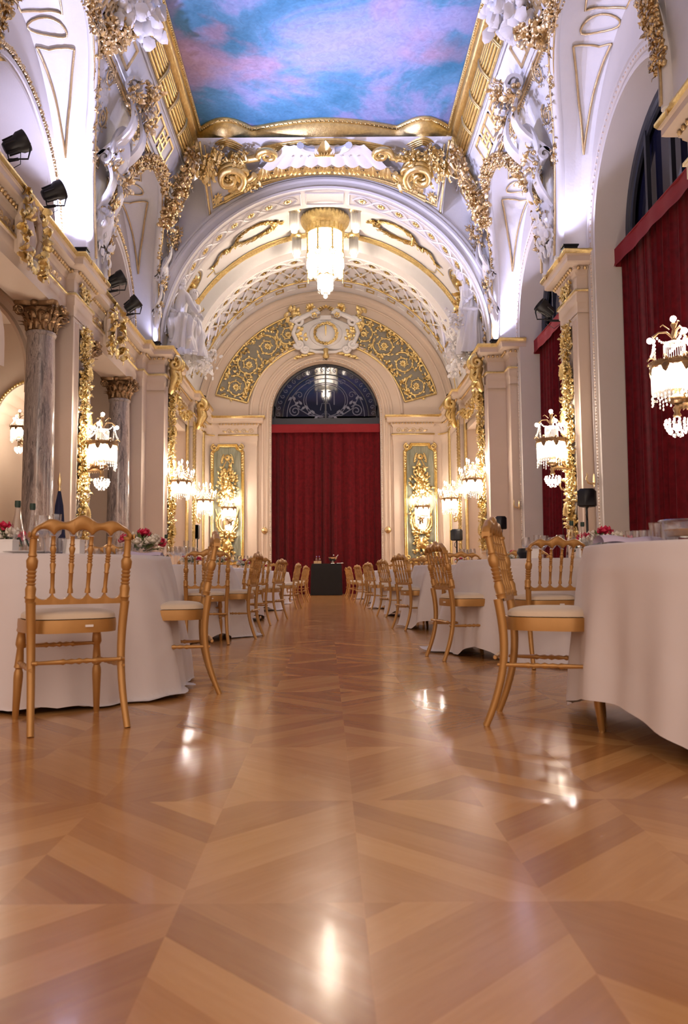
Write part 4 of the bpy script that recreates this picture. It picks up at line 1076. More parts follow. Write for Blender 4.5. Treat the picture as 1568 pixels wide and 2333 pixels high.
# right: standing draped woman stooping over a basket of flowers
o = empty('draped_woman_sculpture', (3.84, 20.75, 6.5)); o.scale = (.93,)*3; tag(o, 'white stucco sculpture of a draped woman stooping on the far right cornice', 'sculpture')
JW = {'pel': (.06, 0, 1.35, .17), 'waist': (.04, 0, 1.6, .13), 'chest': (-.02, -.03, 1.88, (.18, .16)), 'neck': (-.13, -.06, 2.08, .07), 'skull': (-.2, -.08, 2.16, .06),
      'shL': (.12, -.08, 1.98, .08), 'elL': (.08, -.25, 1.66, .06), 'wrL': (-.12, -.3, 1.5, .04), 'shR': (-.17, -.02, 1.95, .08), 'elR': (-.2, -.1, 1.62, .06), 'wrR': (-.23, -.18, 1.32, .04),
      'hipL': (.14, 0, 1.28, .14), 'knL': (.1, -.12, .8, .1), 'anL': (.12, 0, .3, .06), 'toL': (.08, -.17, .24, .045), 'hipR': (-.04, 0, 1.28, .14), 'knR': (-.1, -.15, .8, .1), 'anR': (-.08, 0, .3, .06), 'toR': (-.12, -.17, .24, .045)}
figure('body', PLW, JW, EE, o)
mb = MB(); head(mb, (-.26, -.12, 2.32), .17, (-.8, -.4, -.4)); hand(mb, (-.12, -.3, 1.5), (-.7, -.3, -.5), 1); hand(mb, (-.23, -.18, 1.32), (-.1, -.2, -1), 1); mb.build('head_and_hands', PLW, o)
mb = MB(); drape_cloth(mb, [((-.02, -.02, 1.98), .25, .2), ((.03, 0, 1.62), .25, .22), ((.06, -.02, 1.3), .31, .29), ((.05, -.05, .8), .33, .30), ((.06, -.05, .3), .4, .34), ((.08, -.02, 0), .42, .36)], 7, 8)
mb.grid(lambda u, v: (.06+(.33+.05*cos(2*pi*v))*cos(2*pi*u), -.02+(.31+.05*cos(2*pi*v))*sin(2*pi*u), 1.33+.1*sin(2*pi*u)+.06*sin(2*pi*v)), 30, 8)
mb.build('drapery', PLW, o)
mb = MB(); rnd = random.Random(8); leafpile(mb, (-.42, -.1, .95), .22, 45, rnd); leafpile(mb, (-.1, .5, .3), .38, 170, rnd)
drape_cloth(mb, [((.25, .1, .75), .16, .16), ((.28, .1, .05), .28, .26)], 9, 6)
for t in range(90): mb.leaf((rnd.uniform(-.15, .15), .6+.03*t, .12+rnd.uniform(0, .4)), (rnd.uniform(-.5, .5), .5, rnd.uniform(-.6, .8)), (-.6, -.6, 0), .2, .1, .7, 6)
mb.build('flower_basket', PLW, o)
mb = MB()
for i in range(70): mb.leaf((.42+rnd.uniform(-.06, .08), -.25+rnd.uniform(-.1, .1), .15+rnd.uniform(0, 1.15)), (rnd.uniform(-.6, .9), -.4, rnd.uniform(-.4, 1)), (0, -1, 0), .22, .12, .6, 5)
mb.build('gilt_palm', GOLDP, o)
# rest of the vault flank foliage in the far bay
for s in (-1, 1):
    mb = MB(); rnd = random.Random(20+s); xf = cyl(4.62, 21.4)
    mb.xf = lambda a, b, c=0: xf(s*a, b, c)
    for i in range(150):
        t = rnd.random(); p = (5.15+.6*t+rnd.gauss(0, .12), .4+1.5*rnd.random()*(1-.3*t), .1+rnd.uniform(0, .25))
        if rnd.random() < .3: mb.lump(p, .07, rnd=rnd)
        else: mb.leaf(p, (rnd.uniform(-1, 1), rnd.uniform(-1, 1), .4), (0, 0, 1), .3, .15, .7, 5)
    mb.tube([(5.2, .1, .1), (5.6, .2, .2), (5.9, .2, .1)], .06, 6)
    mb.xf = None; o = mb.build('fruit_swag', GOLD); tag(o, 'gilt fruit swag on the %s flank of the far vault above the figures' % SIDE[s], 'ornament')

# ------------------------------------------------------------------ relief panels, consoles, columns
def relief(mb, w, z0, z1, seed, dens=1.0):
    rnd = random.Random(seed); z = z0; k = 0
    while z < z1:
        t = k % 4
        if t == 0:
            for sx in (-1, 1):
                mb.tube([(sx*a, b, .05) for a, b, _ in spiral(w*.24, z+.1, w*.2, 1.4, pi, 1)], .022, 6)
        if t == 1: rosette(mb, 0, z+.1, w*.34, .06, 9)
        if t == 2:
            for i in range(10): mb.leaf((0, z, .06), (sin((i-4.5)*.35), cos((i-4.5)*.35), .3), (0, 0, 1), .26, .09, .7, 5)
        for i in range(int(30*dens)):
            sx = rnd.choice((-1, 1)); p = (sx*abs(rnd.gauss(0, w*.24)), z+rnd.uniform(0, .24), .04+rnd.uniform(0, .05))
            p = (max(-w*.46, min(w*.46, p[0])), p[1], p[2])
            if rnd.random() < .3: mb.lump(p, .035, rnd=rnd)
            else: mb.leaf(p, (sx*rnd.uniform(0, 1), rnd.uniform(-.6, 1), .4), (0, 0, 1), rnd.uniform(.07, .14), .045, .7, 4)
        z += .22; k += 1
def panel(s, x, y, z0, z1, w, label, seed, face=None):
    org = V((s*x, y, z0)); xf = plane((0, 0, -z0), (0, s, 0), (0, 0, 1), (-s, 0, 0))
    if face: org = V((x, y, z0)); xf = plane((0, 0, -z0), (1, 0, 0), (0, 0, 1), (0, -1, 0))
    o = empty('relief_panel', org); tag(o, label, 'relief panel')
    mb = MB(xf); mb.sweep([(-w/2, z0), (w/2, z0), (w/2, z1), (-w/2, z1)], [(0, .01), (.0, .05), (.05, .06), (.07, .02), (.10, .0)], closed=True, sg=1); mb.build('frame', PLC, o)
    mb = MB(xf); mb.add([(-w/2, z0, .012), (w/2, z0, .012), (w/2, z1, .012), (-w/2, z1, .012)], [(0, 1, 2, 3)]); mb.build('panel_ground', PLC, o)
    mb = MB(xf); relief(mb, w, z0+.05, z1-.1, seed, 1.4); mb.build('gilt_relief', GOLD, o)
for s in (-1, 1):
    panel(s, 4.6, 14.7, 1.3, 5.25, .62, 'tall gilt flower relief on the inner face of the middle pier on the %s' % SIDE[s], 3)
    panel(s, 4.6, 9.13, 1.3, 5.25, .62, 'tall gilt flower relief on the inner face of the nearest pier on the %s' % SIDE[s], 4)
    panel(s, 4.15, 20.75, 1.3, 5.5, .8, 'tall gilt relief on the inner face of the far pier on the %s' % SIDE[s], 5)
    for y, w_ in ((14.7, .6), (9.13, .6)):
        mb = MB(px(s*4.585, s)); relief(mb, .5, 0, 0, 1); rnd = random.Random(3)
        for i in range(60): mb.leaf((y+rnd.uniform(-.27, .27), 5.98+rnd.uniform(-.09, .09), .01), (rnd.uniform(-1, 1), rnd.uniform(-1, 1), .3), (0, 0, 1), .12, .06, .6, 4)
        trim(mb, GOLD, 'gilt leaf panel in the frieze over the %s pier on the %s' % ('middle' if y > 10 else 'nearest', SIDE[s]))
    # gilt frame of the far pier and door frames
    mb = MB()
    for y, x in ((21.62, 4.44), (24.93, 4.40), (25.15, 4.235), (27.05, 4.235)):
        mb.tube([(s*x, y, 0.1), (s*x, y, 5.6)], .05, 6); mb.tube([(s*(x-.03), y+.09, 0.1), (s*(x-.03), y+.09, 5.6)], .025, 6)
    for k in range(110): 
        z = .1+k*.05
        for y, x in ((24.99, 4.235), (25.3, 4.22)): mb.leaf((s*x, y+.04*(-1)**k, z), (0, .5*(-1)**k, 1), (-s, 0, 0), .12, .06, .6, 4)
    trim(mb, GOLD, 'gilt rods and leaf mouldings round the far doorway on the %s' % SIDE[s])
    # ram-like scroll consoles under the far cornice
    for q, (y, x, z) in enumerate(((20.35, 4.1, 5.95), (25.3, 4.2, 5.95))):
        o = empty('scroll_console', (s*x, y, z)); tag(o, 'gilt scroll bracket under the cornice, %s on the %s' % (('on the far pier', 'next to the end wall corner')[q], SIDE[s]), 'bracket')
        mb = MB(plane((0, 0, 0), (0, s, 0), (0, 0, 1), (-s, 0, 0))); rnd = random.Random(q)
        for da in (-.1, .1):
            mb.tube([(da, b, .1+a) for a, b, _ in spiral(.1, .2, .16, 1.5, pi/2, -1)], [.1*(1-.5*i/26) for i in range(27)], 8)
        mb.tube([(0, .1, .16), (0, -.15, .22), (0, -.4, .12), (0, -.55, .04)], [.16, .17, .11, .05], 10)
        for i in range(40): mb.leaf((rnd.uniform(-.2, .2), rnd.uniform(-.6, .35), .15+rnd.uniform(0, .1)), (rnd.uniform(-1, 1), -.8, .3), (0, 0, 1), .16, .09, .6, 5)
        mb.build('scroll', GOLD, o)
    mb = MB(px(s*4.38, s)); rnd = random.Random(31)
    P = [((y, 5.72-.38*sin(pi*(y-22.1)/2.7)**.9 if 0 else 5.85-.4*sin(pi*min(1, max(0, (y-22.1)/2.7))), .05), (0, 0, 1)) for y in [22.1+.27*i for i in range(11)]]
    foliage(mb, P, 110, rnd, .1, .11, .3)
    o = mb.build('door_garland', GOLD); tag(o, 'gilt garland hung across the head of the far doorway on the %s' % SIDE[s], 'garland')
# left frieze consoles over the column bays
for y, nm in ((16.75, 'beyond the middle pier'), (11.92, 'nearest the camera')):
    o = empty('frieze_cartouche', (-4.72, y, 5.95)); tag(o, 'large gilt and white scroll cartouche hung on the left frieze, '+nm, 'cartouche')
    xf = plane((0, 0, 0), (0, -1, 0), (0, 0, 1), (1, 0, 0)); rnd = random.Random(int(y)); mb = MB(xf); g = MB(xf)
    for sa in (-1, 1):
        mb.tube([(sa*a, b, .2) for a, b, _ in spiral(.22, .42, .15, 1.5, pi, -1)], [.06*(1-.5*i/26) for i in range(27)], 8)
        mb.tube([(sa*.34, .35, .16), (sa*.42, .05, .18), (sa*.3, -.3, .14), (sa*.12, -.5, .1)], [.05, .06, .05, .03], 8)
        for i in range(34): g.leaf((sa*(.35+rnd.uniform(-.1, .14)), rnd.uniform(-.6, .5), .18+rnd.uniform(-.04, .06)), (sa*rnd.uniform(-.6, 1), rnd.uniform(-1, 1), .4), (0, 0, 1), .2, .1, .7, 5)
    mb.grid(lambda u, v: (.27*v*cos(2*pi*u), -.02+.36*v*sin(2*pi*u), .22-.08*v*v), 20, 4); mb.box(-.2, .2, -.35, .3, 0, .14)
    for i in range(16): g.leaf((0, -.42, .12), (cos(i*.4), -abs(sin(i*.4)), .4), (0, 0, 1), .26, .1, .6, 5); g.leaf((0, .5, .16), (cos(i*.4), sin(i*.4), .4), (0, 0, 1), .16, .08, .6, 5)
    mb.build('shield', PLC, o); g.build('gilt_leaves', GOLD, o)

def column(y, label):
    o = empty('marble_column', (-5.0, y, 0)); tag(o, label, 'column', 'grey marble columns of the left colonnade')
    MB().lathe([(.30, .5), (.30, .58), (.275, .62), (.262, .66), (.262, 1.5), (.258, 3), (.245, 4.2), (.232, 4.86), (.25, 4.88), (.26, 4.91), (.25, 4.94), (.23, 4.95)], n=36).build('shaft', MARB, o)
    b = MB(); b.box(-.36, .36, -.36, .36, 0, .34); b.lathe([(.34, .34), (.37, .38), (.34, .43), (.31, .45), (.32, .49), (.30, .51)], n=30); b.build('plinth', PLC, o)
    c = MB(); c.lathe([(.22, 4.93), (.225, 5.0), (.235, 5.15), (.29, 5.33), (.33, 5.36)], n=24)
    for row, (z, R, n, L) in enumerate(((4.96, .235, 12, .22), (5.06, .245, 12, .28))):
        for i in range(n):
            a = 2*pi*(i+.5*row)/n; d = V((cos(a), sin(a), 0)); sd = V((-sin(a), cos(a), 0))
            def lf(u, v, d=d, sd=sd, R=R, z=z, L=L):
                w = .105*(.55+.6*sin(pi*v))*(1-.3*(v > .9)); t = v
                return d*(R+.02+.13*t**3+.02*cos((u-.5)*6)*1)+sd*((u-.5)*w*(1+.15*sin(v*20)))+V((0, 0, z+L*(t-.32*t**4)))
            c.grid(lf, 4, 8)
    for i in range(4):
        a = pi/4+i*pi/2; d = V((cos(a), sin(a), 0))
        for q in (-1, 1):
            pts = [V(d)*(.30+.11)+d*(.085*(1-.75*t)*cos(t*9))+V((0, 0, 5.27+.085*(1-.75*t)*sin(t*9)))+V((-sin(a), cos(a), 0))*q*.03 for t in [k/18 for k in range(19)]]
            c.tube([d*.2+V((0, 0, 5.1)), d*.3+V((0, 0, 5.25))]+pts, .026, 6)
    for i in range(4):
        a = i*pi/2; d = V((cos(a), sin(a), 0)); sd = V((-sin(a), cos(a), 0))
        for q in (-1, 1): c.tube([d*(.27)+sd*q*(.10+.05*cos(t*8)*(1-t))+V((0, 0, 5.22+.05*sin(t*8)*(1-t))) for t in [k/14 for k in range(15)]], .018, 6)
        c.lump(d*.36+V((0, 0, 5.38)), .075)
    ab = []
    for i in range(4):
        a = pi/4+i*pi/2; ab += [(.50*cos(a-.09), .50*sin(a-.09)), (.50*cos(a+.09), .50*sin(a+.09))]
        for t in (.25, .5, .75):
            aa = a+pi/2*t; r = .50-(.17*sin(pi*t)); ab.append((r*cos(aa), r*sin(aa)))
    c.sweep(ab, [(-.04, 5.34), (-.02, 5.36), (0, 5.41), (0, 5.43)], closed=True, sg=1); c.add([(a, b_, 5.43) for a, b_ in ab], [tuple(range(len(ab)))]); c.add([(a*.95, b_*.95, 5.34) for a, b_ in ab], [tuple(range(len(ab)))])
    c.build('capital', BRZ, o)
column(13.7, 'thick grey marble column with bronze capital at the left edge of the photo')
column(10.15, 'grey marble column of the nearest bay, left of the camera')
column(15.8, 'grey marble column half hidden behind the middle left pier')
column(19.0, 'grey marble column before the far left pier, behind a crystal wall lamp')

# end wall trophy panels
for s in (-1, 1):
    xc = -3.62 if s < 0 else 3.42
    o = empty('trophy_panel', (xc, 28.88, 1.3)); tag(o, 'gilt trophy relief on a green marbled panel, %s of the end curtain' % SIDE[s], 'relief panel')
    xf = plane((0, 0, -1.3), (1, 0, 0), (0, 0, 1), (0, -1, 0))
    w, z0, z1 = .50, 1.2, 5.38
    out = [(-w, z0), (w, z0), (w, z1-.22), (w-.06, z1-.16), (w-.18, z1-.1), (w-.22, z1), (-w+.22, z1), (-w+.18, z1-.1), (-w+.06, z1-.16), (-w, z1-.22)]
    g = MB(xf); g.add([(a, b, .02) for a, b in out], [tuple(range(len(out)))]); g.build('green_ground', GREEN, o)
    f = MB(xf); f.sweep(out, [(-.01, .02), (.0, .07), (.03, .09), (.06, .05), (.09, .09), (.12, .03), (.12, 0)], closed=True, sg=1)
    for q in (-1, 1):
        f.tube([(q*a, b, .08) for a, b, _ in spiral(w-.02, z1-.02, .12, 1.4, pi/2, -1)], .035, 6)
        for i in range(12): f.leaf((q*(w+.05), z1-.3-.05*i, .07), (q*.3, (-1)**i, .3), (0, 0, 1), .16, .07, .6, 4)
        f.tube([(q*a, b, .08) for a, b, _ in spiral(w-.02, z0+.1, .1, 1.4, -pi/2, 1)], .03, 6)
    f.build('gilt_frame', GOLD, o)
    r = MB(xf); rnd = random.Random(40+s)
    r.lathe([(.08, 0), (.11, .03), (.09, .06), (.03, .07)], (0, 5.0, 0), 16) if False else None
    r.grid(lambda u, v: ((.03+.09*v)*cos(2*pi*u), 4.98+(.03+.09*v)*sin(2*pi*u), .1-.05*v*v), 18, 3)
    for q in (-1, 1):
        for t0 in (0, .8): r.tube([(q*(.12+.1*sin(t)), 4.95+t0*.1-.12*t/2+.08*cos(2*t), .06) for t in [k*.4 for k in range(8)]], .028, 6)
    def cluster(c, R, n, kind=0):
        for i in range(n):
            a = rnd.uniform(0, 2*pi); q = sqrt(rnd.random())*R; p = (c[0]+q*cos(a), c[1]+q*sin(a)*1.3, .05+.12*(1-q/R)+rnd.uniform(0, .03))
            if i % 4 == 0: r.lump(p, .06, rnd=rnd)
            else: r.leaf(p, (cos(a), sin(a), .4), (0, 0, 1), rnd.uniform(.14, .26), rnd.uniform(.06, .12), .6, 5)
    for q in range(7):
        a = radians(20+q*23); r.tube([(0, 4.0, .06), (.36*cos(a), 4.15+.36*sin(a), .09)], [.02, .035], 6)
    cluster((0, 4.0), .36, 60); cluster((0, 3.6), .28, 40); cluster((0, 1.95), .32, 46); cluster((0, 1.5), .22, 30); cluster((-.1, 3.1), .3, 14); cluster((0, 4.5), .16, 20)
    r.grid(lambda u, v: (.2*v*cos(2*pi*u)-.02, 3.88+.24*v*sin(2*pi*u), .2-.1*v*v), 16, 4)
    r.grid(lambda u, v: (.17*v*cos(2*pi*u), 1.82+.2*v*sin(2*pi*u), .22-.1*v*v), 16, 4)
    for q in (-1, 1): r.tube([(q*.05, 4.85, .06), (q*.16, 4.6, .08), (q*.1, 4.3, .08)], .03, 6); r.tube([(q*-.3, 2.35, .08), (q*.3, 2.1, .1)], .022, 6); r.tube([(q*.42, 3.1, .06), (q*.25, 2.5, .1)], .02, 6)
    for i in range(50):
        a = 2*pi*i/50; r.leaf((.38*cos(a), 2.62+.43*sin(a), .07), (-sin(a)+rnd.uniform(-.5, .5), cos(a), .3), (0, 0, 1), .13, .07, .6, 4)
    r.grid(lambda u, v: ((.29+.045*cos(2*pi*v))*cos(2*pi*u), 2.62+(.36+.045*cos(2*pi*v))*sin(2*pi*u), .07+.045*sin(2*pi*v)), 30, 8)
    r.build('trophy_relief', GOLD, o)
    m_ = MB(xf); m_.add([(0, 2.62, .06)]+[(.26*cos(2*pi*i/30), 2.62+.33*sin(2*pi*i/30), .06) for i in range(30)], [(0, i+1, (i+1) % 30+1) for i in range(30)]); m_.build('oval_mirror', pmat('mirror_glass', (.7, .68, .62), .05, 1), o)
    for i, (x_) in enumerate((-2.27,) if s < 0 else (2.22,)):
        k = empty('cord_knob', (x_, 28.96, 2.32)); tag(k, 'round brass curtain cord knob on the %s moulding of the end arch' % SIDE[s], 'knob', 'brass cord knobs at the end arch')
        MB(plane((0, 0, 0), (1, 0, 0), (0, 0, 1), (0, -1, 0))).lathe([(.02, 0), (.11, .01), (.12, .03), (.09, .05), (.04, .06), (.03, .1), (.045, .12), (.001, .14)], n=18).build('rose', GOLDP, k)
        MB().tube([(0, -.12, 0), (0, -.14, .09), (0, -.13, .15)], [.016, .013, .008], 6).build('hook', GOLDP, k)
def tieback(x, y, z, lab):
    k = empty('tieback_hook', (x, y, z)); tag(k, lab, 'hook', 'brass curtain tieback hooks')
    MB(plane((0, 0, 0), (0, 1, 0), (0, 0, 1), (-1, 0, 0))).lathe([(.001, .0), (.05, .01), (.055, .02), (.03, .03), (.001, .04)], n=14, sy=2.2).build('back_plate', GOLDP, k)
    MB().tube([(0, 0, -.03), (-.06, 0, -.06), (-.12, 0, -.04), (-.15, 0, .03), (-.13, 0, .10), (-.15, 0, .14)], [.018, .018, .02, .018, .012, .006], 8).build('hook', GOLDP, k)
tieback(4.73, 13.95, 2.31, 'brass curtain tieback hook beside the nearest right curtain, on the stone moulding')
tieback(4.73, 15.55, 2.37, 'brass curtain tieback hook just past the middle right pier, against the red curtain')
tieback(4.73, 19.45, 2.36, 'brass curtain tieback hook on the moulding left of the narrow right curtain')
# ------------------------------------------------------------------ lamps
CORE = emat('lit_diffuser', (1, .82, .64), 9*P_SCONCE)
CORE2 = emat('chandelier_diffuser', (1, .84, .68), 10*P_CHAND)
def crystal_drum(r, z0, z1, n, seed, tips=True):
    mb = MB(); rnd = random.Random(seed)
    for i in range(n):
        a = 2*pi*i/n; x, y = r*cos(a), r*sin(a); b = z0+rnd.uniform(-.01, .01)
        mb.tube([(x, y, z1), (x, y, b+.02), (x, y, b)], [.011*r/.28, .011*r/.28, .004], 4)
        if tips and i % 2 == 0:
            for k in range(1+(i // 4) % 3):
                mb.lathe([(.001, -.03), (.013, -.018), (.008, 0), (.001, .01)], (x*1.01, y*1.01, b-.03-.045*k), 5)
    return mb
def beads(mb, p, q, sag, n, r):
    p, q = V(p), V(q)
    for i in range(n):
        t = (i+.5)/n; c = p.lerp(q, t)-V((0, 0, sag*sin(pi*t))); mb.ball(c, r, 6, 4, 1.25)
def sconce_a(s, loc, wall, label, sc=1.0):
    """shaded crystal wall lamp: loc = lamp axis at height of the ring; wall = attachment point"""
    o = empty('crystal_wall_lamp', loc); tag(o, label, 'wall lamp', 'crystal wall lamps'); L = V(loc); w = (V(wall)-L)/sc; k = sc
    B = lambda name, mb, m_: (setattr(mb, 'v', [tuple(V(p)*k) for p in mb.v]), mb.build(name, m_, o))[1]
    mb = MB()   # bronze gallery ring with scroll ears
    mb.lathe([(.27, -.02), (.29, 0), (.28, .03), (.26, .03), (.25, 0), (.27, -.02)], n=32)
    for i in range(8):
        a = 2*pi*i/8; c, d = cos(a), sin(a)
        mb.tube([(c*(.28+.05*cos(t)*(1-t/9)), d*(.28+.05*cos(t)*(1-t/9)), .05+.05*sin(t)*(1-t/9)) for t in [q*.5 for q in range(12)]], .011, 5)
        mb.leaf((c*.28, d*.28, 0), (0, 0, -1), (c, d, 0), .12, .08, .3, 5)
        mb.tube([(c*.27, d*.27, .02), (c*.15, d*.15, .01), (0, 0, .0)], .008, 4)
    for i in range(64):
        a = 2*pi*i/64; mb.leaf((.28*cos(a), .28*sin(a), .01), (0, 0, 1), (cos(a), sin(a), 0), .05, .03, .3, 4)
    B('gallery_ring', mb, BRZ)
    B('crystal_drum', crystal_drum(.265, -.33, -.03, 72, 1), CRY)
    B('lamp_core', MB().lathe([(.001, -.20), (.13, -.19), (.17, -.16), (.18, -.05), (.15, -.03), (.001, -.03)], n=20), CORE)
    mb = crystal_drum(.12, .03, .26, 30, 2, False)
    mb.lathe([(.12, .26), (.10, .29), (.001, .30)], n=20); B('upper_drum', mb, CRY)
    mb = MB()
    for i in range(3):
        a = 2*pi*i/3+pi*.17; 
        for da in (-.25, .25): beads(mb, (.22*cos(a), .22*sin(a), .36), (.3*cos(a+da*2.5), .3*sin(a+da*2.5), .1), .05, 9, .017)
        beads(mb, (.2*cos(a), .2*sin(a), .38), (0.08*cos(a), .08*sin(a), .3), .03, 5, .015)
    B('bead_strings', mb, CRY)
    mb = MB(); mb.lathe([(.02, .28), (.05, .3), (.02, .34), (.03, .4), (.015, .45), (.035, .5), (.02, .53)], n=12)
    bl = MB()
    for i in range(3):
        a = 2*pi*i/3+pi*.17; c, d = cos(a), sin(a)
        mb.tube([(0, 0, .33), (.08*c, .08*d, .42), (.17*c, .17*d, .43), (.235*c, .235*d, .38)], [.016, .014, .012, .02], 6)
        mb.tube([(.05*c, .05*d, .45), (.12*c, .12*d, .52), (.15*c, .15*d, .50)], .007, 5)
        bl.ball((.27*c, .27*d, .345), .036, 12, 8)
    bl.ball((0, 0, .575), .036, 12, 8)
    B('crown', mb, BRZ); B('bulbs', bl, BULB) if False else None
    for q in range(4):
        c = [(.27*cos(2*pi*i/3+pi*.17), .27*sin(2*pi*i/3+pi*.17), .345) for i in range(3)]+[(0, 0, .575)]
        B('bulb', MB().ball(c[q], .036, 12, 8), BULB)
    mb = MB()   # arm
    mb.lathe([(.001, -.47), (.05, -.46), (.10, -.42), (.11, -.39), (.07, -.37), (.03, -.33), (.06, -.28), (.04, -.26)], n=16)
    mb.lathe([(.02, -.62), (.05, -.6), (.03, -.56), (.05, -.51), (.02, -.47)], n=12)
    mb.tube([(0, 0, -.42), w*.3+V((0, 0, -.50*.0-.43*.7)), w*.6+V((0, 0, -.47)), w*.85+V((0, 0, -.44)), w*.97+V((0, 0, -.3))], [.03, .035, .04, .05, .03], 8)
    for q in range(20): t = q/20; mb.leaf(w*t+V((0, 0, -.44)), w*-1+V((0, 0, (-1)**q)), (0, -1, .3), .12, .06, .6, 4)
    B('arm', mb, BRZ)
    mb = MB(); wu = w.normalized()
    for q in (-1, 1):
        mb.tube([w+V((0, q*.09*sin(t*1.2), -.42+.5*t/3))-wu*.03 for t in [j*.3 for j in range(11)]], .025, 6)
    mb.lump(w*.93+V((0, 0, -.34)), .11, (1, 1, 1.3)); mb.lathe([(.03, 0), (.05, .04), (.02, .1), (.001, .14)], w*.88+V((0, 0, -.2)), 10)
    for q in range(26): mb.leaf(w-wu*.02+V((0, .08*sin(q*2), -.5+.028*q)), (0, (-1)**q, .5), -wu, .12, .06, .6, 4)
    B('back_plate', mb, GOLD)
    mb = MB(); rnd = random.Random(3)
    for j in range(6):
        z = -.66-.035*j; r = (.13, .14, .13, .115, .09, .05)[j]
        for i in range(int(r*110)):
            a = 2*pi*(i+.5*(j % 2))/int(r*110); mb.ball((r*cos(a), r*sin(a), z), .017, 6, 4, 1.3)
    B('crystal_ball', mb, CRY)
    B('lower_bulb', MB().ball((0, 0, -.74), .045, 10, 6), BULB)
    return o
def sconce_b(s, loc, wall, label, sc=1.0):
    o = empty('candle_wall_lamp', loc); tag(o, label, 'wall lamp', 'candle wall lamps'); L = V(loc); w = (V(wall)-L)/sc; k = sc
    B = lambda name, mb, m_: (setattr(mb, 'v', [tuple(V(p)*k) for p in mb.v]), mb.build(name, m_, o))[1]
    mb = MB(); mb.lathe([(.25, -.02), (.27, 0), (.26, .03), (.24, .02), (.25, -.02)], n=28)
    for i in range(8):
        a = 2*pi*i/8; c, d = cos(a), sin(a)
        mb.tube([(c*.25, d*.25, .0), (c*.32, d*.32, .0), (c*.35, d*.35, .08), (c*.35, d*.35, .12)], .012, 5); mb.lathe([(.01, 0), (.04, .01), (.03, .03), (.015, .04)], (c*.35, d*.35, .12), 10)
        mb.leaf((c*.27, d*.27, .02), (0, 0, -1), (c, d, 0), .14, .08, .3, 5); mb.tube([(c*.26, d*.26, .02), (c*.12, d*.12, .12), (c*.03, d*.03, .3)], .008, 4)
    for i in range(4):
        a = 2*pi*i/4+.4; c, d = cos(a), sin(a)
        mb.tube([(0, 0, .28), (c*.1, d*.1, .26), (c*.18, d*.18, .3), (c*.18, d*.18, .36)], .011, 5); mb.lathe([(.01, 0), (.04, .01), (.03, .03), (.015, .04)], (c*.18, d*.18, .36), 10)
    mb.lathe([(.03, .1), (.06, .14), (.03, .2), (.05, .27), (.03, .33), (.02, .4), (.04, .44), (.001, .48)], n=12)
    B('gallery_ring', mb, BRZ)
    for i in range(12):
        if i < 8: a = 2*pi*i/8; c, d, z = .35*cos(a), .35*sin(a), .16
        else: a = 2*pi*(i-8)/4+.4; c, d, z = .18*cos(a), .18*sin(a), .40
        e = B('candle', MB().lathe([(.014, z-.02), (.014, z+.07), (.001, z+.07)], (c, d, 0), 8), CANDLE)
        b_ = MB().lathe([(.001, z+.06), (.019, z+.085), (.022, z+.11), (.008, z+.15), (.001, z+.16)], (c, d, 0), 8)
        b_.v = [tuple(V(p)*k) for p in b_.v]; b_.build('bulb', BULB, e)
    B('crystal_drum', crystal_drum(.235, -.34, -.03, 60, 1), CRY)
    B('lamp_core', MB().lathe([(.001, -.26), (.15, -.25), (.17, -.22), (.17, -.05), (.001, -.03)], n=20), CORE)
    mb = MB()
    for i in range(8):
        a = 2*pi*i/8; beads(mb, (.33*cos(a), .33*sin(a), .1), (.05*cos(a), .05*sin(a), .4), .06, 9, .014)
    mb.lathe([(.07, .12), (.09, .2), (.07, .3)], n=12); B('bead_strings', mb, CRY)
    mb = MB(); wu = w.normalized()
    mb.tube([(0, 0, -.03), (0, 0, -.2), w*.45+V((0, 0, -.28)), w*.8+V((0, 0, -.1)), w*.98+V((0, 0, -.15))], .02, 6)
    mb.tube([w*.97+V((0, 0, -.75+.1*j)) for j in range(11)], .018, 6)
    mb.tube([w*.97+V((0, 0, -.4)), w*.75+V((0, 0, -.5)), w*.6+V((0, 0, -.7))]+[w*.52+wu*(-.10*cos(t)*(1-t/11))+V((0, 0, -.62-.10*sin(t)*(1-t/11))) for t in [q*.5+1 for q in range(15)]], .022, 6)
    for q in range(20): mb.leaf(w*.95+V((0, 0, -.7+.05*q)), (0, (-1)**q, .5), -wu, .12, .06, .6, 4)
    B('scroll_bracket', mb, GOLD)
    return o
sconce_a(-1, (-4.18, 14.7, 3.13), (-4.56, 14.7, 3.13), 'crystal drum wall lamp on the middle pier at the left, arm to its left')
sconce_a(1, (4.20, 14.7, 3.13), (4.56, 14.7, 3.13), 'crystal drum wall lamp on the middle pier at the right, before the narrow red curtain')
sconce_a(1, (4.16, 9.32, 3.13), (4.56, 9.2, 3.13), 'large crystal drum wall lamp cut by the right edge of the photo')
sconce_a(-1, (-4.18, 9.2, 3.13), (-4.56, 9.2, 3.13), 'crystal drum wall lamp on the nearest left pier, left of the camera')
sconce_a(-1, (-3.52, 28.45, 3.1), (-3.6, 28.84, 3.1), 'crystal drum wall lamp in front of the green trophy panel left of the end curtain', .95)
sconce_a(1, (3.42, 28.45, 3.1), (3.42, 28.84, 3.1), 'crystal drum wall lamp in front of the green trophy panel right of the end curtain', .95)
sconce_b(-1, (-3.80, 20.55, 3.13), (-4.12, 20.75, 3.13), 'candle-topped wall lamp on the far left pier by the transverse arch')
sconce_b(1, (3.80, 20.55, 3.13), (4.12, 20.75, 3.13), 'candle-topped wall lamp on the far right pier by the transverse arch')
sconce_b(-1, (-3.85, 25.0, 3.06), (-4.2, 25.1, 3.06), 'candle-topped wall lamp past the left doorway, next to the green panel')
sconce_b(1, (3.88, 25.0, 3.06), (4.2, 25.1, 3.06), 'candle-topped wall lamp past the right doorway, next to the green panel')
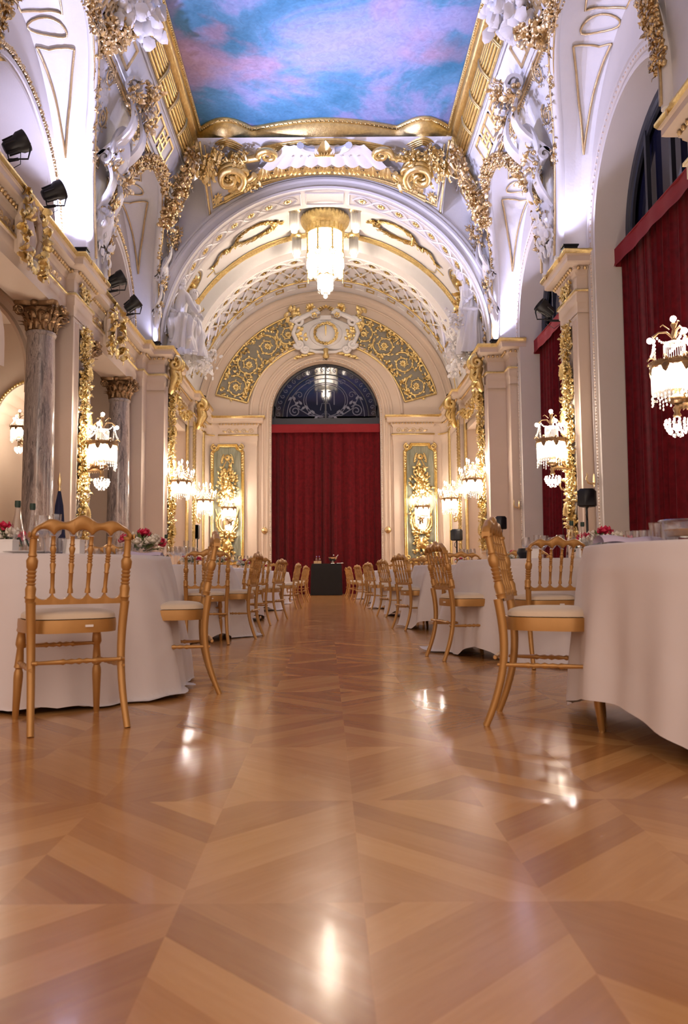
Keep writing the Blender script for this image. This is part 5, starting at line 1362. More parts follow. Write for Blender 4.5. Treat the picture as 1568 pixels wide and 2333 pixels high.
# aisle lamp glimpsed left of the marble column
o = sconce_a(-1, (-6.28, 16.1, 3.72), (-6.28, 16.36, 3.72), 'small wall lamp in the left aisle glimpsed beside the thick marble column', .62)

# chandelier
o = empty('crystal_chandelier', (0, 22.4, 9.0)); tag(o, 'great crystal drum chandelier with gilt crown under the far vault', 'chandelier')
g = MB(); g.lathe([(.30, 2.12), (.60, 2.1), (.62, 2.05), (.68, 2.0), (.70, 1.9), (.66, 1.8), (.60, 1.74), (.56, 1.72), (.54, 1.66), (.54, 1.58), (.52, 1.55)], n=48)
for i in range(36):
    a = 2*pi*i/36; g.leaf((.66*cos(a), .66*sin(a), 1.82), (0, 0, 1), (cos(a), sin(a), 0), .24, .11, .4, 5)
for i in range(24):
    a = 2*pi*i/24; g.tube([(.55*cos(a), .55*sin(a), 1.56), (.55*cos(a), .55*sin(a), 1.74)], .022, 5)
g.build('gilt_crown', GOLD, o)
c = MB(); c.lathe([(.5, 2.1), (.52, 2.3), (.75, 2.34), (.78, 2.42), (.3, 2.45)], n=40); c.build('ceiling_rose', PLW, o)
fr_ = MB()
for i in range(8):
    a = 2*pi*(i+.5)/8
    for k in range(16): fr_.lump((.54*cos(a)+.0, .54*sin(a), 1.55-.042*k), .034)
    cx0, cy0 = .54*cos(a), .54*sin(a); sd = V((-sin(a), cos(a), 0))
    fr_.tube([V((cx0, cy0, .86))+sd*.09*cos(t)+V((0, 0, .10*sin(t))) for t in [q*pi/8 for q in range(17)]], .014, 5)
    for k in range(6): fr_.lump((.55*cos(a), .55*sin(a), .40-.045*k), .02)
fr_.lathe([(.53, .99), (.545, .98), (.53, .97)], n=40); fr_.lathe([(.54, 1.56), (.55, 1.54), (.53, 1.52)], n=40); fr_.lathe([(.22, .35), (.26, .33), (.22, .29)], n=30)
fr_.build('gilt_ribs', GOLD, o)
d = MB()
for i in range(96):
    a = 2*pi*i/96; x, y = .515*cos(a), .515*sin(a)
    d.tube([(x, y, 1.55), (x, y, .78)], .012, 4)
    q = .9+.2*abs(sin(a*4)); d.tube([(x, y, .78), (x*1.04, y*1.04, .6), (x*.95, y*.95, .38-.1*abs(sin(a*4)))], [.014, .014, .008], 4)
for i in range(60):
    for k in range(5):
        a = 2*pi*i/60+.05*k; r = .5-.07*k; z = .48-.055*k+.02*sin(a*8); d.ball((r*cos(a), r*sin(a), z), .02, 6, 4, 1.4)
d.build('crystal_drum', CRY, o)
MB().lathe([(.001, .50), (.2, .52), (.32, .6), (.36, .7), (.36, 1.42), (.3, 1.48), (.001, 1.48)], n=36).build('lamp_core', CORE2, o)
d = crystal_drum(.22, -.02, .28, 50, 2); 
for i in range(24):
    a = 2*pi*i/24; d.tube([(.14*cos(a), .14*sin(a), .0), (.12*cos(a), .12*sin(a), -.22)], .01, 4)
d.ball((0, 0, -.3), .07, 10, 6); d.build('lower_drum', CRY, o)
MB().lathe([(.001, -.14), (.1, -.12), (.16, 0), (.17, .26), (.001, .27)], n=24).build('lower_core', CORE2, o)
for i, (x, y) in enumerate(((-.86, 21.55), (.86, 21.55), (-.86, 23.3), (.86, 23.3))):
    zt = 6.5+sqrt(4.66**2-x*x)
    e = empty('crystal_lantern', (x, y, 10.15)); tag(e, 'small tubular crystal lantern %s of the great chandelier, %s' % (('left', 'right')[i % 2], ('nearer pair', 'farther pair')[i//2]), 'lantern', 'small lanterns round the chandelier')
    MB().lathe([(.10, .66), (.16, .68), (.19, .74), (.17, .80), (.10, .82), (.06, .84), (.06, zt-10.15)], n=24).build('gilt_cap', GOLD, e)
    m2 = MB()
    for k in range(28): a = 2*pi*k/28; m2.tube([(.13*cos(a), .13*sin(a), .68), (.13*cos(a), .13*sin(a), .18)], .010, 4)
    for k in range(22): a = 2*pi*k/22; m2.tube([(.08*cos(a), .08*sin(a), .60), (.08*cos(a), .08*sin(a), .08)], .010, 4)
    m2.build('crystal_tubes', CRY, e); MB().ball((0, 0, .16), .075, 12, 8, 1.3).build('lower_bulb', emat('lantern_bulb', (1, .86, .72), 28) if i == 0 else bpy.data.materials['lantern_bulb'], e)

# ------------------------------------------------------------------ spot lamps
def light(kind, name, loc, aim, power, col, size=.1, spot=60, blend=.6, parent=None):
    l = bpy.data.lights.new(name, kind); l.energy = power; l.color = col
    if kind == 'AREA': l.size = size
    else: l.shadow_soft_size = size
    if kind == 'SPOT': l.spot_size = radians(spot); l.spot_blend = blend
    ob = bpy.data.objects.new(name, l); S.collection.objects.link(ob)
    ob.location = loc; ob.rotation_euler = (V(aim)-V(loc)).to_track_quat('-Z', 'Y').to_euler()
    if parent is not None: ob.parent = parent; ob.location = V(loc)-parent.location
    return ob
def par_can(loc, aim, label, power, arm=(-.4, 0, -.2)):
    o = empty('spot_lamp', loc); tag(o, label, 'spot lamp', 'black theatre spot lamps on the cornices')
    d = (V(aim)-V(loc)).normalized(); q = d.to_track_quat('Z', 'Y')
    def T(mb): mb.v = [tuple(q @ V(p)) for p in mb.v]; return mb
    h = MB(); h.lathe([(.001, -.24), (.07, -.23), (.10, -.18), (.11, -.05), (.15, .02), (.155, .12), (.145, .13), (.13, .03)], n=20)
    for k in range(6):
        a = 2*pi*k/6; h.tube([(.105*cos(a), .105*sin(a), -.2), (.115*cos(a), .115*sin(a), -.03)], .014, 4)
    T(h).build('housing', BLM, o); T(MB().lathe([(.001, .02), (.13, .05)], n=20)).build('lens', LENS, o)
    y = MB(); y.tube([(-.16, 0, 0), (-.17, .0, -.1), (-.14, 0, -.24), (.14, 0, -.24), (.17, 0, -.1), (.16, 0, 0)], .014, 6); y.tube([(0, 0, -.24), (arm[0]*.4, 0, -.27), (arm[0], arm[1], -.27)], .025, 6); y.build('yoke', BLM, o)
    c = MB(); c.tube([(arm[0], 0, -.27), (arm[0]*.5, .04, -.42), (.02, .03, -.30), (.03, .0, -.15)], .006, 5); c.build('cable', BLM, o)
    l = light('SPOT', 'spot_light', V(loc)+d*.16, aim, power, COOL, .06, 75, .8, o)
    return o
par_can((-4.42, 11.05, 6.93), (2.5, 13, 11.2), 'black spot lamp on the left cornice, cut by the photo edge', 355*P_COOL)
par_can((-4.34, 12.4, 6.88), (2.8, 15, 11.0), 'black spot lamp on the left cornice between the photo edge and the middle pier', 355*P_COOL)
par_can((-4.30, 16.1, 6.84), (2.6, 17.5, 10.8), 'black spot lamp on the left cornice just past the middle pier', 328*P_COOL)
par_can((-4.28, 17.35, 6.76), (1.5, 17.5, 11.3), 'black spot lamp farthest along the left cornice', 328*P_COOL)
par_can((4.42, 15.75, 6.05), (-2.0, 14.5, 10.8), 'black round spot lamp hung under the right arch beside the middle pier', 144*P_COOL, (.42, 0, 0))
def flood(loc, aim, label, power, col=COOL, spot=110):
    o = empty('flood_lamp', loc); tag(o, label, 'flood lamp', 'small flood lamps lying on the cornices')
    b = MB(); b.box(-.12, .12, -.08, .08, 0, .07); b.box(-.14, .14, -.1, .1, .05, .075); b.build('housing', BLM, o)
    MB().box(-.1, .1, -.06, .06, .074, .078).build('glass', LENS, o)
    light('SPOT', 'flood_light', V(loc)+V((0, 0, .1)), aim, power, col, .07, spot, .9, o)
flood((-4.42, 13.98, 6.51), (-4.5, 13.55, 9.0), 'small flood lamp on the middle left pier cornice lighting the vault', 230*P_COOL)
flood((4.42, 13.98, 6.51), (4.3, 13.3, 9.5), 'small flood lamp on the middle right pier cornice', 40*P_COOL)
flood((4.30, 19.75, 6.51), (4.55, 19.5, 9.0), 'flat dark flood lamp on the far right cornice under the bright vault', 260*P_COOL)
flood((-4.32, 19.75, 6.51), (-4.3, 19.4, 9.0), 'small flood lamp on the far left pier cornice', 26*P_COOL)
flood((-4.0, 20.2, 6.51), (-3.8, 20.7, 8.6), 'small flood lamp on the left cornice before the seated sculpture', 70*P_COOL)
flood((4.25, 22.6, 6.51), (3.8, 22.8, 9.0), 'small flood lamp on the right cornice past the draped woman', 22*P_COOL)
for s in (-1, 1):
    flood((s*4.1, 25.8, 6.51), (s*3.7, 26.0, 9.0), 'small flood lamp on the %s cornice at the end of the hall' % SIDE[s], 22*P_COOL)

# ------------------------------------------------------------------ chairs
CW = .205
def crest_edges():
    top = lambda x: .914+.014*cos(x/CW*pi*1.0)+.012*cos(x/CW*pi*3)-(.035*max(0, (abs(x)-.19)/.03)**2)
    def bot(x):
        p = [-.205, -.123, -.041, .041, .123, .205]
        for a, b in zip(p, p[1:]):
            if a <= x <= b: t = (x-a)/(b-a); return .842+.034*sin(pi*t)**.55
        return .83
    return top, bot
def yb(z): return -.19-.075*max(0, (z-.5)/.4)**1.2       # back leans away
def chair_proto():
    o = empty('banquet_chair')
    for s in (-1, 1):
        mb = MB(); pts = []; rs = []
        for i in range(15):
            z = .56*i/14; t = z/.56; pts.append((s*(.205-.010*sin(pi*t)), -.215-.065*(1-t)**2.2+.03*sin(pi*t), z)); rs.append(.0155+.0055*t)
        mb.tube(pts, rs, 10)
        p, q = (s*.205, yb(.56), .56), (s*.205, yb(.85), .85)
        prof = [(0, .021), (.05, .021), (.07, .0255), (.09, .021), (.2, .0235), (.26, .017), (.28, .022), (.30, .016), (.34, .022), (.36, .0165), (.40, .022), (.42, .0165), (.46, .022), (.48, .0165), (.52, .023), (.62, .0255), (.68, .0165), (.70, .02), (.74, .016), (.95, .0155), (.96, .0215), (1, .0215)]
        mb.turned(p, q, prof, 12); mb.build('leg', CHR, o)
        mb = MB(); mb.turned((s*.175, .165, .44), (s*.19, .205, 0), [(0, .02), (.05, .024), (.07, .018), (.14, .022), (.2, .024), (.24, .016), (.42, .0215), (.44, .024), (.46, .0155), (.50, .021), (.55, .022), (.97, .0145), (.975, .013), (1, .013)], 12)
        mb.build('leg', CHR, o)
    top, bot = crest_edges(); mb = MB(); n = 60; x1 = .228
    vs = []
    for i in range(n+1):
        x = -x1+2*x1*i/n; t_, b_ = top(x), bot(x); yc = yb(.88); th = .017
        if abs(x) > .205: b_ = .83+(abs(x)-.205)*1.2
        for (z, y) in ((b_, -th*.7), (b_+.006, -th), ((t_+b_)/2, -th*1.15), (t_-.008, -th), (t_, -th*.4), (t_, th*.4), (t_-.008, th), ((t_+b_)/2, th*1.1), (b_+.006, th), (b_, th*.7)): vs.append((x, yc+y-.02*(z-.88), z))
    fs = [(i*10+j, i*10+(j+1) % 10, (i+1)*10+(j+1) % 10, (i+1)*10+j) for i in range(n) for j in range(10)]+[tuple(range(10)), tuple(range(n*10, n*10+10))]
    mb.add(vs, fs); mb.build('crest_rail', CHR, o, ang=50)
    mb = MB(); vs = []; X = .19; sp = [-.114, -.038, .038, .114]
    for i in range(n+1):
        x = -X+2*X*i/n; ps = [-.19]+[a for a in sp]+[.19]; t_ = .6
        for a, b in zip(ps, ps[1:]):
            if a <= x <= b:
                t = (x-a)/(b-a); t_ = .606-.034*sin(pi*t)**.5
        for (z, y) in ((.548, -.009), (t_-.003, -.011), (t_, 0), (t_-.003, .011), (.548, .009)): vs.append((x, yb(.58)+y, z))
    mb.add(vs, [(i*5+j, i*5+(j+1) % 5, (i+1)*5+(j+1) % 5, (i+1)*5+j) for i in range(n) for j in range(5)]); mb.build('lower_rail', CHR, o, ang=50)
    for k in range(4):
        x0, x1_ = sp[k], (-.123, -.041, .041, .123)[k]
        prof = [(0, .013), (.06, .012), (.1, .009), (.34, .0095), (.36, .0125), (.38, .0095), (.5, .0135), (.54, .009), (.56, .013), (.58, .009), (.61, .013), (.63, .009), (.66, .0135), (.68, .009), (.78, .0145), (.83, .009), (.85, .0125), (.87, .009), (.98, .0095), (1, .012)]
        MB().turned((x0, yb(.6), .598), (x1_, yb(.845), .848), prof, 10).build('spindle', CHR, o)
    mb = MB(); out = []
    for i in range(40):
        a = 2*pi*i/40; c, d = cos(a), sin(a); r = 1/(abs(c)**3.2+abs(d)**3.2)**(1/3.2)
        out.append((.208*r*c*(1+.05*d), .205*r*d))
    mb.sweep(out, [(-.03, .418), (0, .42), (.002, .45), (.0, .478), (-.03, .48)], closed=True, sg=1); mb.add([(a, b, .478) for a, b in out], [tuple(range(40))]); mb.add([(a*.9, b*.9, .42) for a, b in out], [tuple(range(40))]); sfr = mb.build('seat_frame', CHR, o)
    mb = MB(); mb.grid(lambda u, v: ((.2*cos(2*pi*u)/(abs(cos(2*pi*u))**3.4+abs(sin(2*pi*u))**3.4)**(1/3.4))*sin(v*pi/2)**.6, (.195*sin(2*pi*u)/(abs(cos(2*pi*u))**3.4+abs(sin(2*pi*u))**3.4)**(1/3.4))*sin(v*pi/2)**.6, .482+.042*cos(v*pi/2)**.55), 40, 10, cu=True); mb.build('seat_pad', CUSH, sfr, ang=60)
    st = [(0, .007), (.04, .008), (.05, .011), (.07, .008), (.3, .0105), (.33, .0135), (.36, .008), (.42, .012), (.46, .008), (.5, .014), (.54, .008), (.58, .012), (.64, .008), (.67, .0135), (.7, .0105), (.93, .008), (.95, .011), (.96, .008), (1, .007)]
    for p, q in (((-.2, -.235, .30), (.2, -.235, .30)), ((-.18, .17, .345), (.18, .17, .345)), ((-.2, -.225, .27), (-.183, .18, .27)), ((.2, -.225, .27), (.183, .18, .27))):
        MB().turned(p, q, st, 8).build('stretcher', CHR, o)
    MB().box(.03, .065, -.214, -.2035, .446, .456).build('tag', WHT, o)
    return o
CH0 = chair_proto(); KIDS[CH0.name] = list(CH0.children); first = [True]
def chair(x, y, fx, fy, label):
    """x, y = seat centre; (fx, fy) = facing direction"""
    o = CH0 if first[0] else copy_tree(CH0)
    first[0] = False
    o.location = (x, y, 0); o.rotation_euler = (0, 0, atan2(fy, fx)-pi/2)
    tag(o, label, 'chair', 'gilt banquet chairs around the tables')
chair(-1.21, 3.74, -.5, .86, 'gilt banquet chair with cream seat seen from behind, nearest on the left')
chair(-.93, 4.73, -.97, -.20, 'gilt banquet chair turned side-on at the aisle side of the first left table')
chair(1.03, 3.68, .94, -.34, 'gilt banquet chair seen side-on, nearest on the right, its seat under the tablecloth')
chair(1.62, 5.98, -.12, .99, 'gilt banquet chair seen from behind between the first and second right tables')
chair(-1.24, 8.08, -.25, .97, 'gilt banquet chair seen from behind at the near side of the second left table')
chair(-1.02, 8.82, -.98, .12, 'gilt banquet chair side-on at the aisle edge of the second left table')
chair(-1.12, 10.95, -.72, .69, 'gilt banquet chair just beyond the second left table, partly behind another chair')
chair(-1.28, 13.3, -.1, 1, 'gilt banquet chair seen from behind at the near side of the third left table')
chair(-.95, 12.4, -.95, .3, 'gilt banquet chair at the aisle edge of the third left table')
chair(-1.15, 16.95, -.1, 1, 'gilt banquet chair seen from behind before the fifth left table')
chair(-.85, 16.5, -.97, .2, 'gilt banquet chair side-on at the aisle, fourth left table')
chair(-.8, 20.2, -.97, .2, 'gilt banquet chair side-on at the aisle, fifth left table')
chair(-.85, 25.2, -.98, .1, 'last gilt banquet chair on the left before the black table')
chair(1.13, 6.5, .93, .2, 'gilt banquet chair facing right beside the second right table, before its draped cloth')
chair(1.55, 9.35, .1, 1, 'gilt banquet chair seen from behind between the second and third right tables')
chair(1.14, 10.0, .90, .3, 'gilt banquet chair at the aisle beside the third right table')
chair(1.55, 12.3, .2, 1, 'gilt banquet chair seen from behind before the fourth right table')
chair(1.14, 13.1, .93, .3, 'gilt banquet chair at the aisle beside the fourth right table')
chair(1.06, 15.95, .93, .3, 'gilt banquet chair at the aisle beside the fifth right table')
chair(1.12, 18.2, .95, .2, 'gilt banquet chair at the aisle beside the sixth right table')
chair(.98, 19.6, .93, .3, 'gilt banquet chair turned to the far right tables, third from the black table')
chair(1.55, 18.62, .2, 1, 'gilt banquet chair seen from behind before the farthest right tables')
chair(.88, 22.8, .95, .2, 'gilt banquet chair second from the black table on the right')
chair(.86, 25.7, .97, .1, 'last gilt banquet chair on the right before the black table')
# chairs on the far sides, only their crests show over the tables
chair(-1.72, 6.15, .1, -1, 'gilt banquet chair facing the camera behind the first left table, crest just showing')
chair(2.05, 8.0, -.1, -1, 'gilt banquet chair facing the camera behind the second right table')
chair(1.45, 11.35, .3, -1, 'gilt banquet chair facing the camera behind the third right table')
chair(-1.7, 10.15, .1, -1, 'gilt banquet chair facing the camera behind the second left table')

# ------------------------------------------------------------------ tables and cloths
TZ = .79
def table(cx, cy, rot, seed, label, clabel, side=1.56, fl=.30, detail=1, sq=1.0):
    o = empty('round_table', (cx, cy, 0)); tag(o, label, 'table', 'round banquet tables')
    MB().lathe([(.001, TZ-.035), (.86, TZ-.035), (.87, TZ-.02), (.86, TZ-.006), (.001, TZ-.006)], n=48).build('table_top', WOOD, o)
    for i in range(4):
        a = pi/4+i*pi/2+rot; MB().tube([(.55*cos(a), .55*sin(a), TZ-.03), (.5*cos(a), .5*sin(a), .0)], .018, 8).build('leg', BLM, o)
    rnd = random.Random(seed); ph = [rnd.uniform(0, 6.28) for _ in range(8)]; R = .885
    def f(u, v):
        a = 2*pi*u; al = a-rot
        L = side/max(abs(cos(al)), abs(sin(al)))**sq-R
        cr = max(0, (L-.62)/.75)          # 0 at mid side, ~1 at corners
        if v < .25:
            r = R*v/.25; return (r*cos(a), r*sin(a), TZ+.001*sin(a*5)*(v > .1))
        t = (v-.25)/.75; drop = min(L, TZ-.012+.0); s_ = t*L
        # drop follows the cloth, excess at the corners lies outward
        z = TZ-.012*(1-exp(-s_*40))-max(0, s_-.015)*.985; ex = 0
        if z < .012: ex = .012-z; z = .012+.012*abs(sin(a*13+ph[0]))
        fold = (.030*sin(5*a+ph[1])+.030*sin(9*a+ph[2])+.020*sin(16*a+ph[3])+.012*sin(27*a+ph[5]))*min(1, t*1.3)*(.75+.8*cr)
        te = min(t, (TZ-.02)/L)
        tr = (.05+fl*cr**1.3)*te+fold+.02*min(1, t*6)
        tw = .10*sin(4*(al)+pi)*t*t*cr
        r = R+max(.0, tr)+min(ex, .35)*.14*(1+.4*sin(a*11+ph[5])); aa = a+tw
        return (r*cos(aa), r*sin(aa), max(.012, z+.012*sin(7*a+ph[4])*t))
    mb = MB(); mb.grid(f, 220 if detail else 120, 48 if detail else 26, cu=True)
    c = mb.build('tablecloth', LIN, ang=180); c.location = (cx, cy, 0); tag(c, clabel, 'tablecloth', 'white linen tablecloths')
T = {}
def tb(k, cx, cy, rot, seed, side, fl, where, d=1, sq=1.0):
    T[k] = (cx, cy); table(cx, cy, rot, seed, 'round banquet table '+where, 'white cloth on the table '+where, side, fl, d, sq)
tb('L1', -1.86, 4.86, radians(-58), 1, 1.68, .24, 'nearest on the left behind the large chair')
tb('L2', -1.95, 8.85, radians(-32), 2, 1.62, .36, 'second on the left with a pointed cloth corner')
tb('L3', -1.98, 12.3, radians(-20), 3, 1.6, .30, 'third on the left', 0)
tb('L4', -1.98, 15.7, radians(-30), 4, 1.6, .30, 'fourth on the left', 0)
tb('L5', -1.98, 19.1, radians(-25), 5, 1.6, .3, 'fifth on the left', 0)
tb('L6', -1.98, 22.6, radians(-30), 6, 1.6, .3, 'sixth on the left, close to the end wall', 0)
tb('R1', 2.02, 3.38, radians(6), 7, 1.54, .12, 'nearest on the right and cut by the photo edge', 1, .3)
tb('R2', 2.02, 6.85, radians(28), 8, 1.60, .30, 'second on the right with cloth reaching the floor')
tb('R3', 2.0, 10.2, radians(36), 9, 1.58, .30, 'third on the right')
tb('R4', 2.0, 13.4, radians(30), 10, 1.58, .3, 'fourth on the right', 0)
tb('R5', 2.0, 16.4, radians(40), 11, 1.58, .3, 'fifth on the right', 0)
tb('R6', 2.0, 19.7, radians(30), 12, 1.58, .3, 'sixth on the right', 0)
tb('R7', 1.95, 23.0, radians(38), 13, 1.6, .36, 'seventh on the right, close to the end wall', 0)

# ------------------------------------------------------------------ tableware
PR = {}
def proto(kind):
    if kind in PR: return PR[kind]
    o = None
    if kind == 'wine_glass':
        mb = MB(); mb.lathe([(.001, .0), (.034, .001), (.034, .003), (.006, .008), (.004, .02), (.004, .085), (.012, .095), (.034, .12), (.04, .15), (.033, .195), (.0315, .195), (.038, .15), (.032, .122), (.001, .10)], n=20); o = mb.build(kind, GLS)
    elif kind == 'tumbler':
        o = MB().lathe([(.001, .0), (.028, .0), (.036, .085), (.034, .085), (.026, .01), (.001, .01)], n=20).build(kind, GLS)
    elif kind == 'champagne_flute':
        o = MB().lathe([(.001, 0), (.032, .001), (.005, .008), (.004, .09), (.02, .12), (.026, .22), (.0245, .22), (.018, .125), (.001, .11)], n=18).build(kind, GLS)
    elif kind == 'water_bottle':
        o = empty(kind)
        MB().lathe([(.001, 0), (.046, .0), (.050, .012), (.047, .06), (.030, .17), (.0165, .23), (.014, .27), (.015, .275), (.001, .275)], n=24).build('flask', GLS, o)
        MB().lathe([(.001, .305), (.016, .305), (.017, .28), (.015, .268)], n=16).build('cap', CAP, o)
        mb = MB()
        for q in range(3): mb.tube([(.0475*cos(a), .0475*sin(a), .075+.022*sin(t*2+q)) for t, a in [(k*.4, -2.2+k*.13+q*.1) for k in range(12)]], .0022, 4)
        mb.build('printed_scroll', CAP, o)
    elif kind == 'flower_arrangement':
        o = empty(kind); rnd = random.Random(1)
        MB().lathe([(.001, 0), (.07, 0), (.08, .08), (.075, .08), (.06, .01)], n=16).build('bowl', GLS, o)
        def blooms(mat, nm, pts, r):
            mb = MB()
            for p in pts:
                for k in range(16):
                    a = k*2.4; e_ = k/16*1.4; v = V((cos(a)*cos(e_), sin(a)*cos(e_), sin(e_)))
                    mb.leaf(V(p)+v*r*.4, v+V((0, 0, .3)), v, r*1.1, r*1.1, .8, 4)
            mb.build(nm, mat, o)
        blooms(CRM, 'cream_flowers', [(.08, -.03, .12), (-.04, .06, .13), (-.11, -.05, .09), (.0, -.09, .10), (.13, .07, .09)], .045)
        blooms(PNK, 'crimson_flowers', [(.02, .0, .16), (-.1, .04, .12), (.15, -.02, .1)], .042)
        mb = MB()
        for k in range(70):
            a = rnd.uniform(0, 6.28); e_ = rnd.uniform(.05, 1.3); v = V((cos(a)*cos(e_), sin(a)*cos(e_), sin(e_)*.8)); mb.leaf(v*.06+V((0, 0, .05)), v, (0, 0, 1), rnd.uniform(.06, .11), .022, .3, 4)
        mb.build('foliage', GRN, o)
    elif kind == 'place_card_box':
        mb = MB(); mb.box(-.045, .045, -.045, .045, 0, .075); mb.box(-.047, .047, -.047, .047, .07, .078); o = mb.build(kind, WHT)
    elif kind == 'napkin':
        mb = MB(); mb.grid(lambda u, v: (.12*(u-.5)*2, .05*(v-.5)*2, .004+.028*sin(pi*v)**.6*(1-.3*u)+.004*sin(9*u)), 16, 10); o = mb.build(kind, LILA)
    elif kind == 'plate':
        o = MB().lathe([(.001, .004), (.08, .005), (.13, .016), (.132, .014), (.08, .0), (.001, .0)], n=30).build(kind, WHT)
    o['category'] = kind; PR[kind] = o; o.hide_render = False; return o
USED = set()
LAB = {}
def put(kind, k, dx, dy, label, rz=0, sc=1, z=None):
    p = proto(kind)
    o = p if kind not in USED else copy_tree(p)
    if kind not in USED:
        KIDS[p.name] = list(p.children) if p.type == 'EMPTY' else []
    USED.add(kind)
    cx, cy = T[k]; o.location = (cx+dx, cy+dy, TZ+.002 if z is None else z); o.rotation_euler = (0, 0, rz); o.scale = (sc,)*3
    g = {'wine_glass': 'wine glasses on the tables', 'tumbler': 'tumblers on the tables', 'champagne_flute': 'tall flutes on the tables', 'water_bottle': 'glass water bottles on the tables', 'flower_arrangement': 'flower centrepieces', 'place_card_box': 'white folded boxes on the tables', 'napkin': 'folded napkins', 'plate': 'white plates'}[kind]
    tag(o, label, {'wine_glass': 'glass', 'tumbler': 'glass', 'champagne_flute': 'glass', 'water_bottle': 'bottle', 'flower_arrangement': 'flowers', 'place_card_box': 'box', 'napkin': 'napkin', 'plate': 'plate'}[kind], g)
KN = {'L1': 'nearest left table', 'L2': 'second left table', 'R1': 'nearest right table', 'R2': 'second right table', 'R3': 'third right table', 'L3': 'third left table', 'R4': 'fourth right table', 'L4': 'fourth left table'}
def at_px(px_, Y):          # helper: sideways position of a photo column at a given depth
    return (px_-745)/1815*Y
def place(kind, k, px_, Y, desc, **kw):
    put(kind, k, at_px(px_, Y)-T[k][0], Y-T[k][1], desc, **kw)
# nearest left table
place('water_bottle', 'L1', 38, 4.45, 'clear water bottle with dark cap at the left edge of the nearest left table')
place('water_bottle', 'L1', 72, 4.62, 'clear water bottle next right of the leftmost one on the nearest left table')
place('flower_arrangement', 'L1', 2, 4.75, 'crimson and cream flowers cut by the left photo edge')
place('place_card_box', 'L1', 16, 4.25, 'white folded box at the far left of the nearest left table')
place('place_card_box', 'L1', 168, 4.3, 'white folded box seen through the back of the nearest left chair')
place('champagne_flute', 'L1', 127, 4.9, 'tall cylindrical glass behind the nearest left chair', sc=1.2)
place('wine_glass', 'L1', 95, 4.5, 'wine glass beside the two bottles on the nearest left table', sc=1.15)
place('wine_glass', 'L1', 124, 4.5, 'wine glass behind the first arch of the nearest left chair')
place('wine_glass', 'L1', 172, 4.75, 'wine glass above the white box behind the nearest left chair')
place('tumbler', 'L1', 113, 4.2, 'tumbler just inside the left post of the nearest left chair')
place('tumbler', 'L1', 136, 4.25, 'second tumbler between the spindles of the nearest left chair')
for i, (p_, y_) in enumerate(((198, 5.1), (218, 5.35), (245, 5.2), (272, 5.4), (300, 5.3))):
    place('tumbler', 'L1', p_, y_, 'small tumbler %s in the row on the nearest left table' % ('first', 'second', 'third', 'fourth', 'fifth')[i], sc=.8)
place('napkin', 'L1', 325, 4.95, 'folded napkin at the right rim of the nearest left table')
place('plate', 'L1', 60, 4.3, 'white plate by the bottles on the nearest left table')
place('flower_arrangement', 'L1', 322, 5.5, 'cream and red flowers at the right of the nearest left table', rz=1)
place('tumbler', 'L1', 292, 5.0, 'tumbler by the right post of the nearest left chair')
# second left table
place('water_bottle', 'L2', 356, 8.35, 'left of the two small bottles on the second left table')
place('water_bottle', 'L2', 378, 8.15, 'right of the two small bottles on the second left table')
place('place_card_box', 'L2', 376, 8.05, 'white folded box under the bottles on the second left table')
for i, (p_, y_) in enumerate(((396, 8.6), (404, 8.4), (412, 8.8), (418, 8.5), (436, 8.6), (444, 8.9))):
    place('wine_glass', 'L2', p_, y_, 'wine glass number %s from the left in the cluster on the second left table' % ('one', 'two', 'three', 'four', 'five', 'six')[i])
place('champagne_flute', 'L2', 424, 8.9, 'tall flute in the glass cluster of the second left table', sc=1.25)
place('flower_arrangement', 'L2', 432, 9.2, 'small flowers behind the glasses of the second left table', sc=.7)
place('tumbler', 'L2', 470, 8.5, 'tumbler behind the side-on chair on the second left table')
place('flower_arrangement', 'L2', 500, 9.1, 'red flowers seen through a chair back on the second left table', sc=.6)
# third, fourth left
for k, ps in (('L3', (530, 545, 560, 575)), ('L4', (590, 602, 612))):
    for i, p_ in enumerate(ps): place('wine_glass', k, p_, T[k][1]-.2+.15*i, 'wine glass %s from the left on the %s' % (('first', 'second', 'third', 'fourth')[i], KN[k]))
    place('flower_arrangement', k, ps[-1]-20, T[k][1]+.1, 'low flowers on the '+KN[k], sc=.7)
# nearest right table
o = empty('glass_bowl', (at_px(1562, 3.1), 3.1, TZ+.002)); tag(o, 'large clear glass bowl at the right photo edge on the nearest right table', 'bowl')
MB().lathe([(.001, 0), (.06, 0), (.075, .02), (.09, .075), (.098, .08), (.094, .083), (.085, .075), (.07, .022), (.001, .012)], n=28).build('bowl', GLS, o); MB().lathe([(.001, .014), (.066, .02), (.078, .045), (.001, .05)], n=20).build('contents', pmat('potpourri', (.45, .25, .12), .9, var=.5, vs=60), o)
for i, (p_, y_, s_) in enumerate(((1440, 3.6, .8), (1456, 3.5, .75), (1470, 3.4, .7), (1500, 3.3, 1), (1524, 3.5, .95), (1532, 3.15, .75))):
    place('tumbler', 'R1', p_, y_, 'tumbler %s from the left on the nearest right table' % ('first', 'second', 'third', 'fourth', 'fifth', 'sixth')[i], sc=s_)
place('napkin', 'R1', 1432, 3.35, 'lilac folded napkin at the left rim of the nearest right table', rz=.1, sc=1.1)
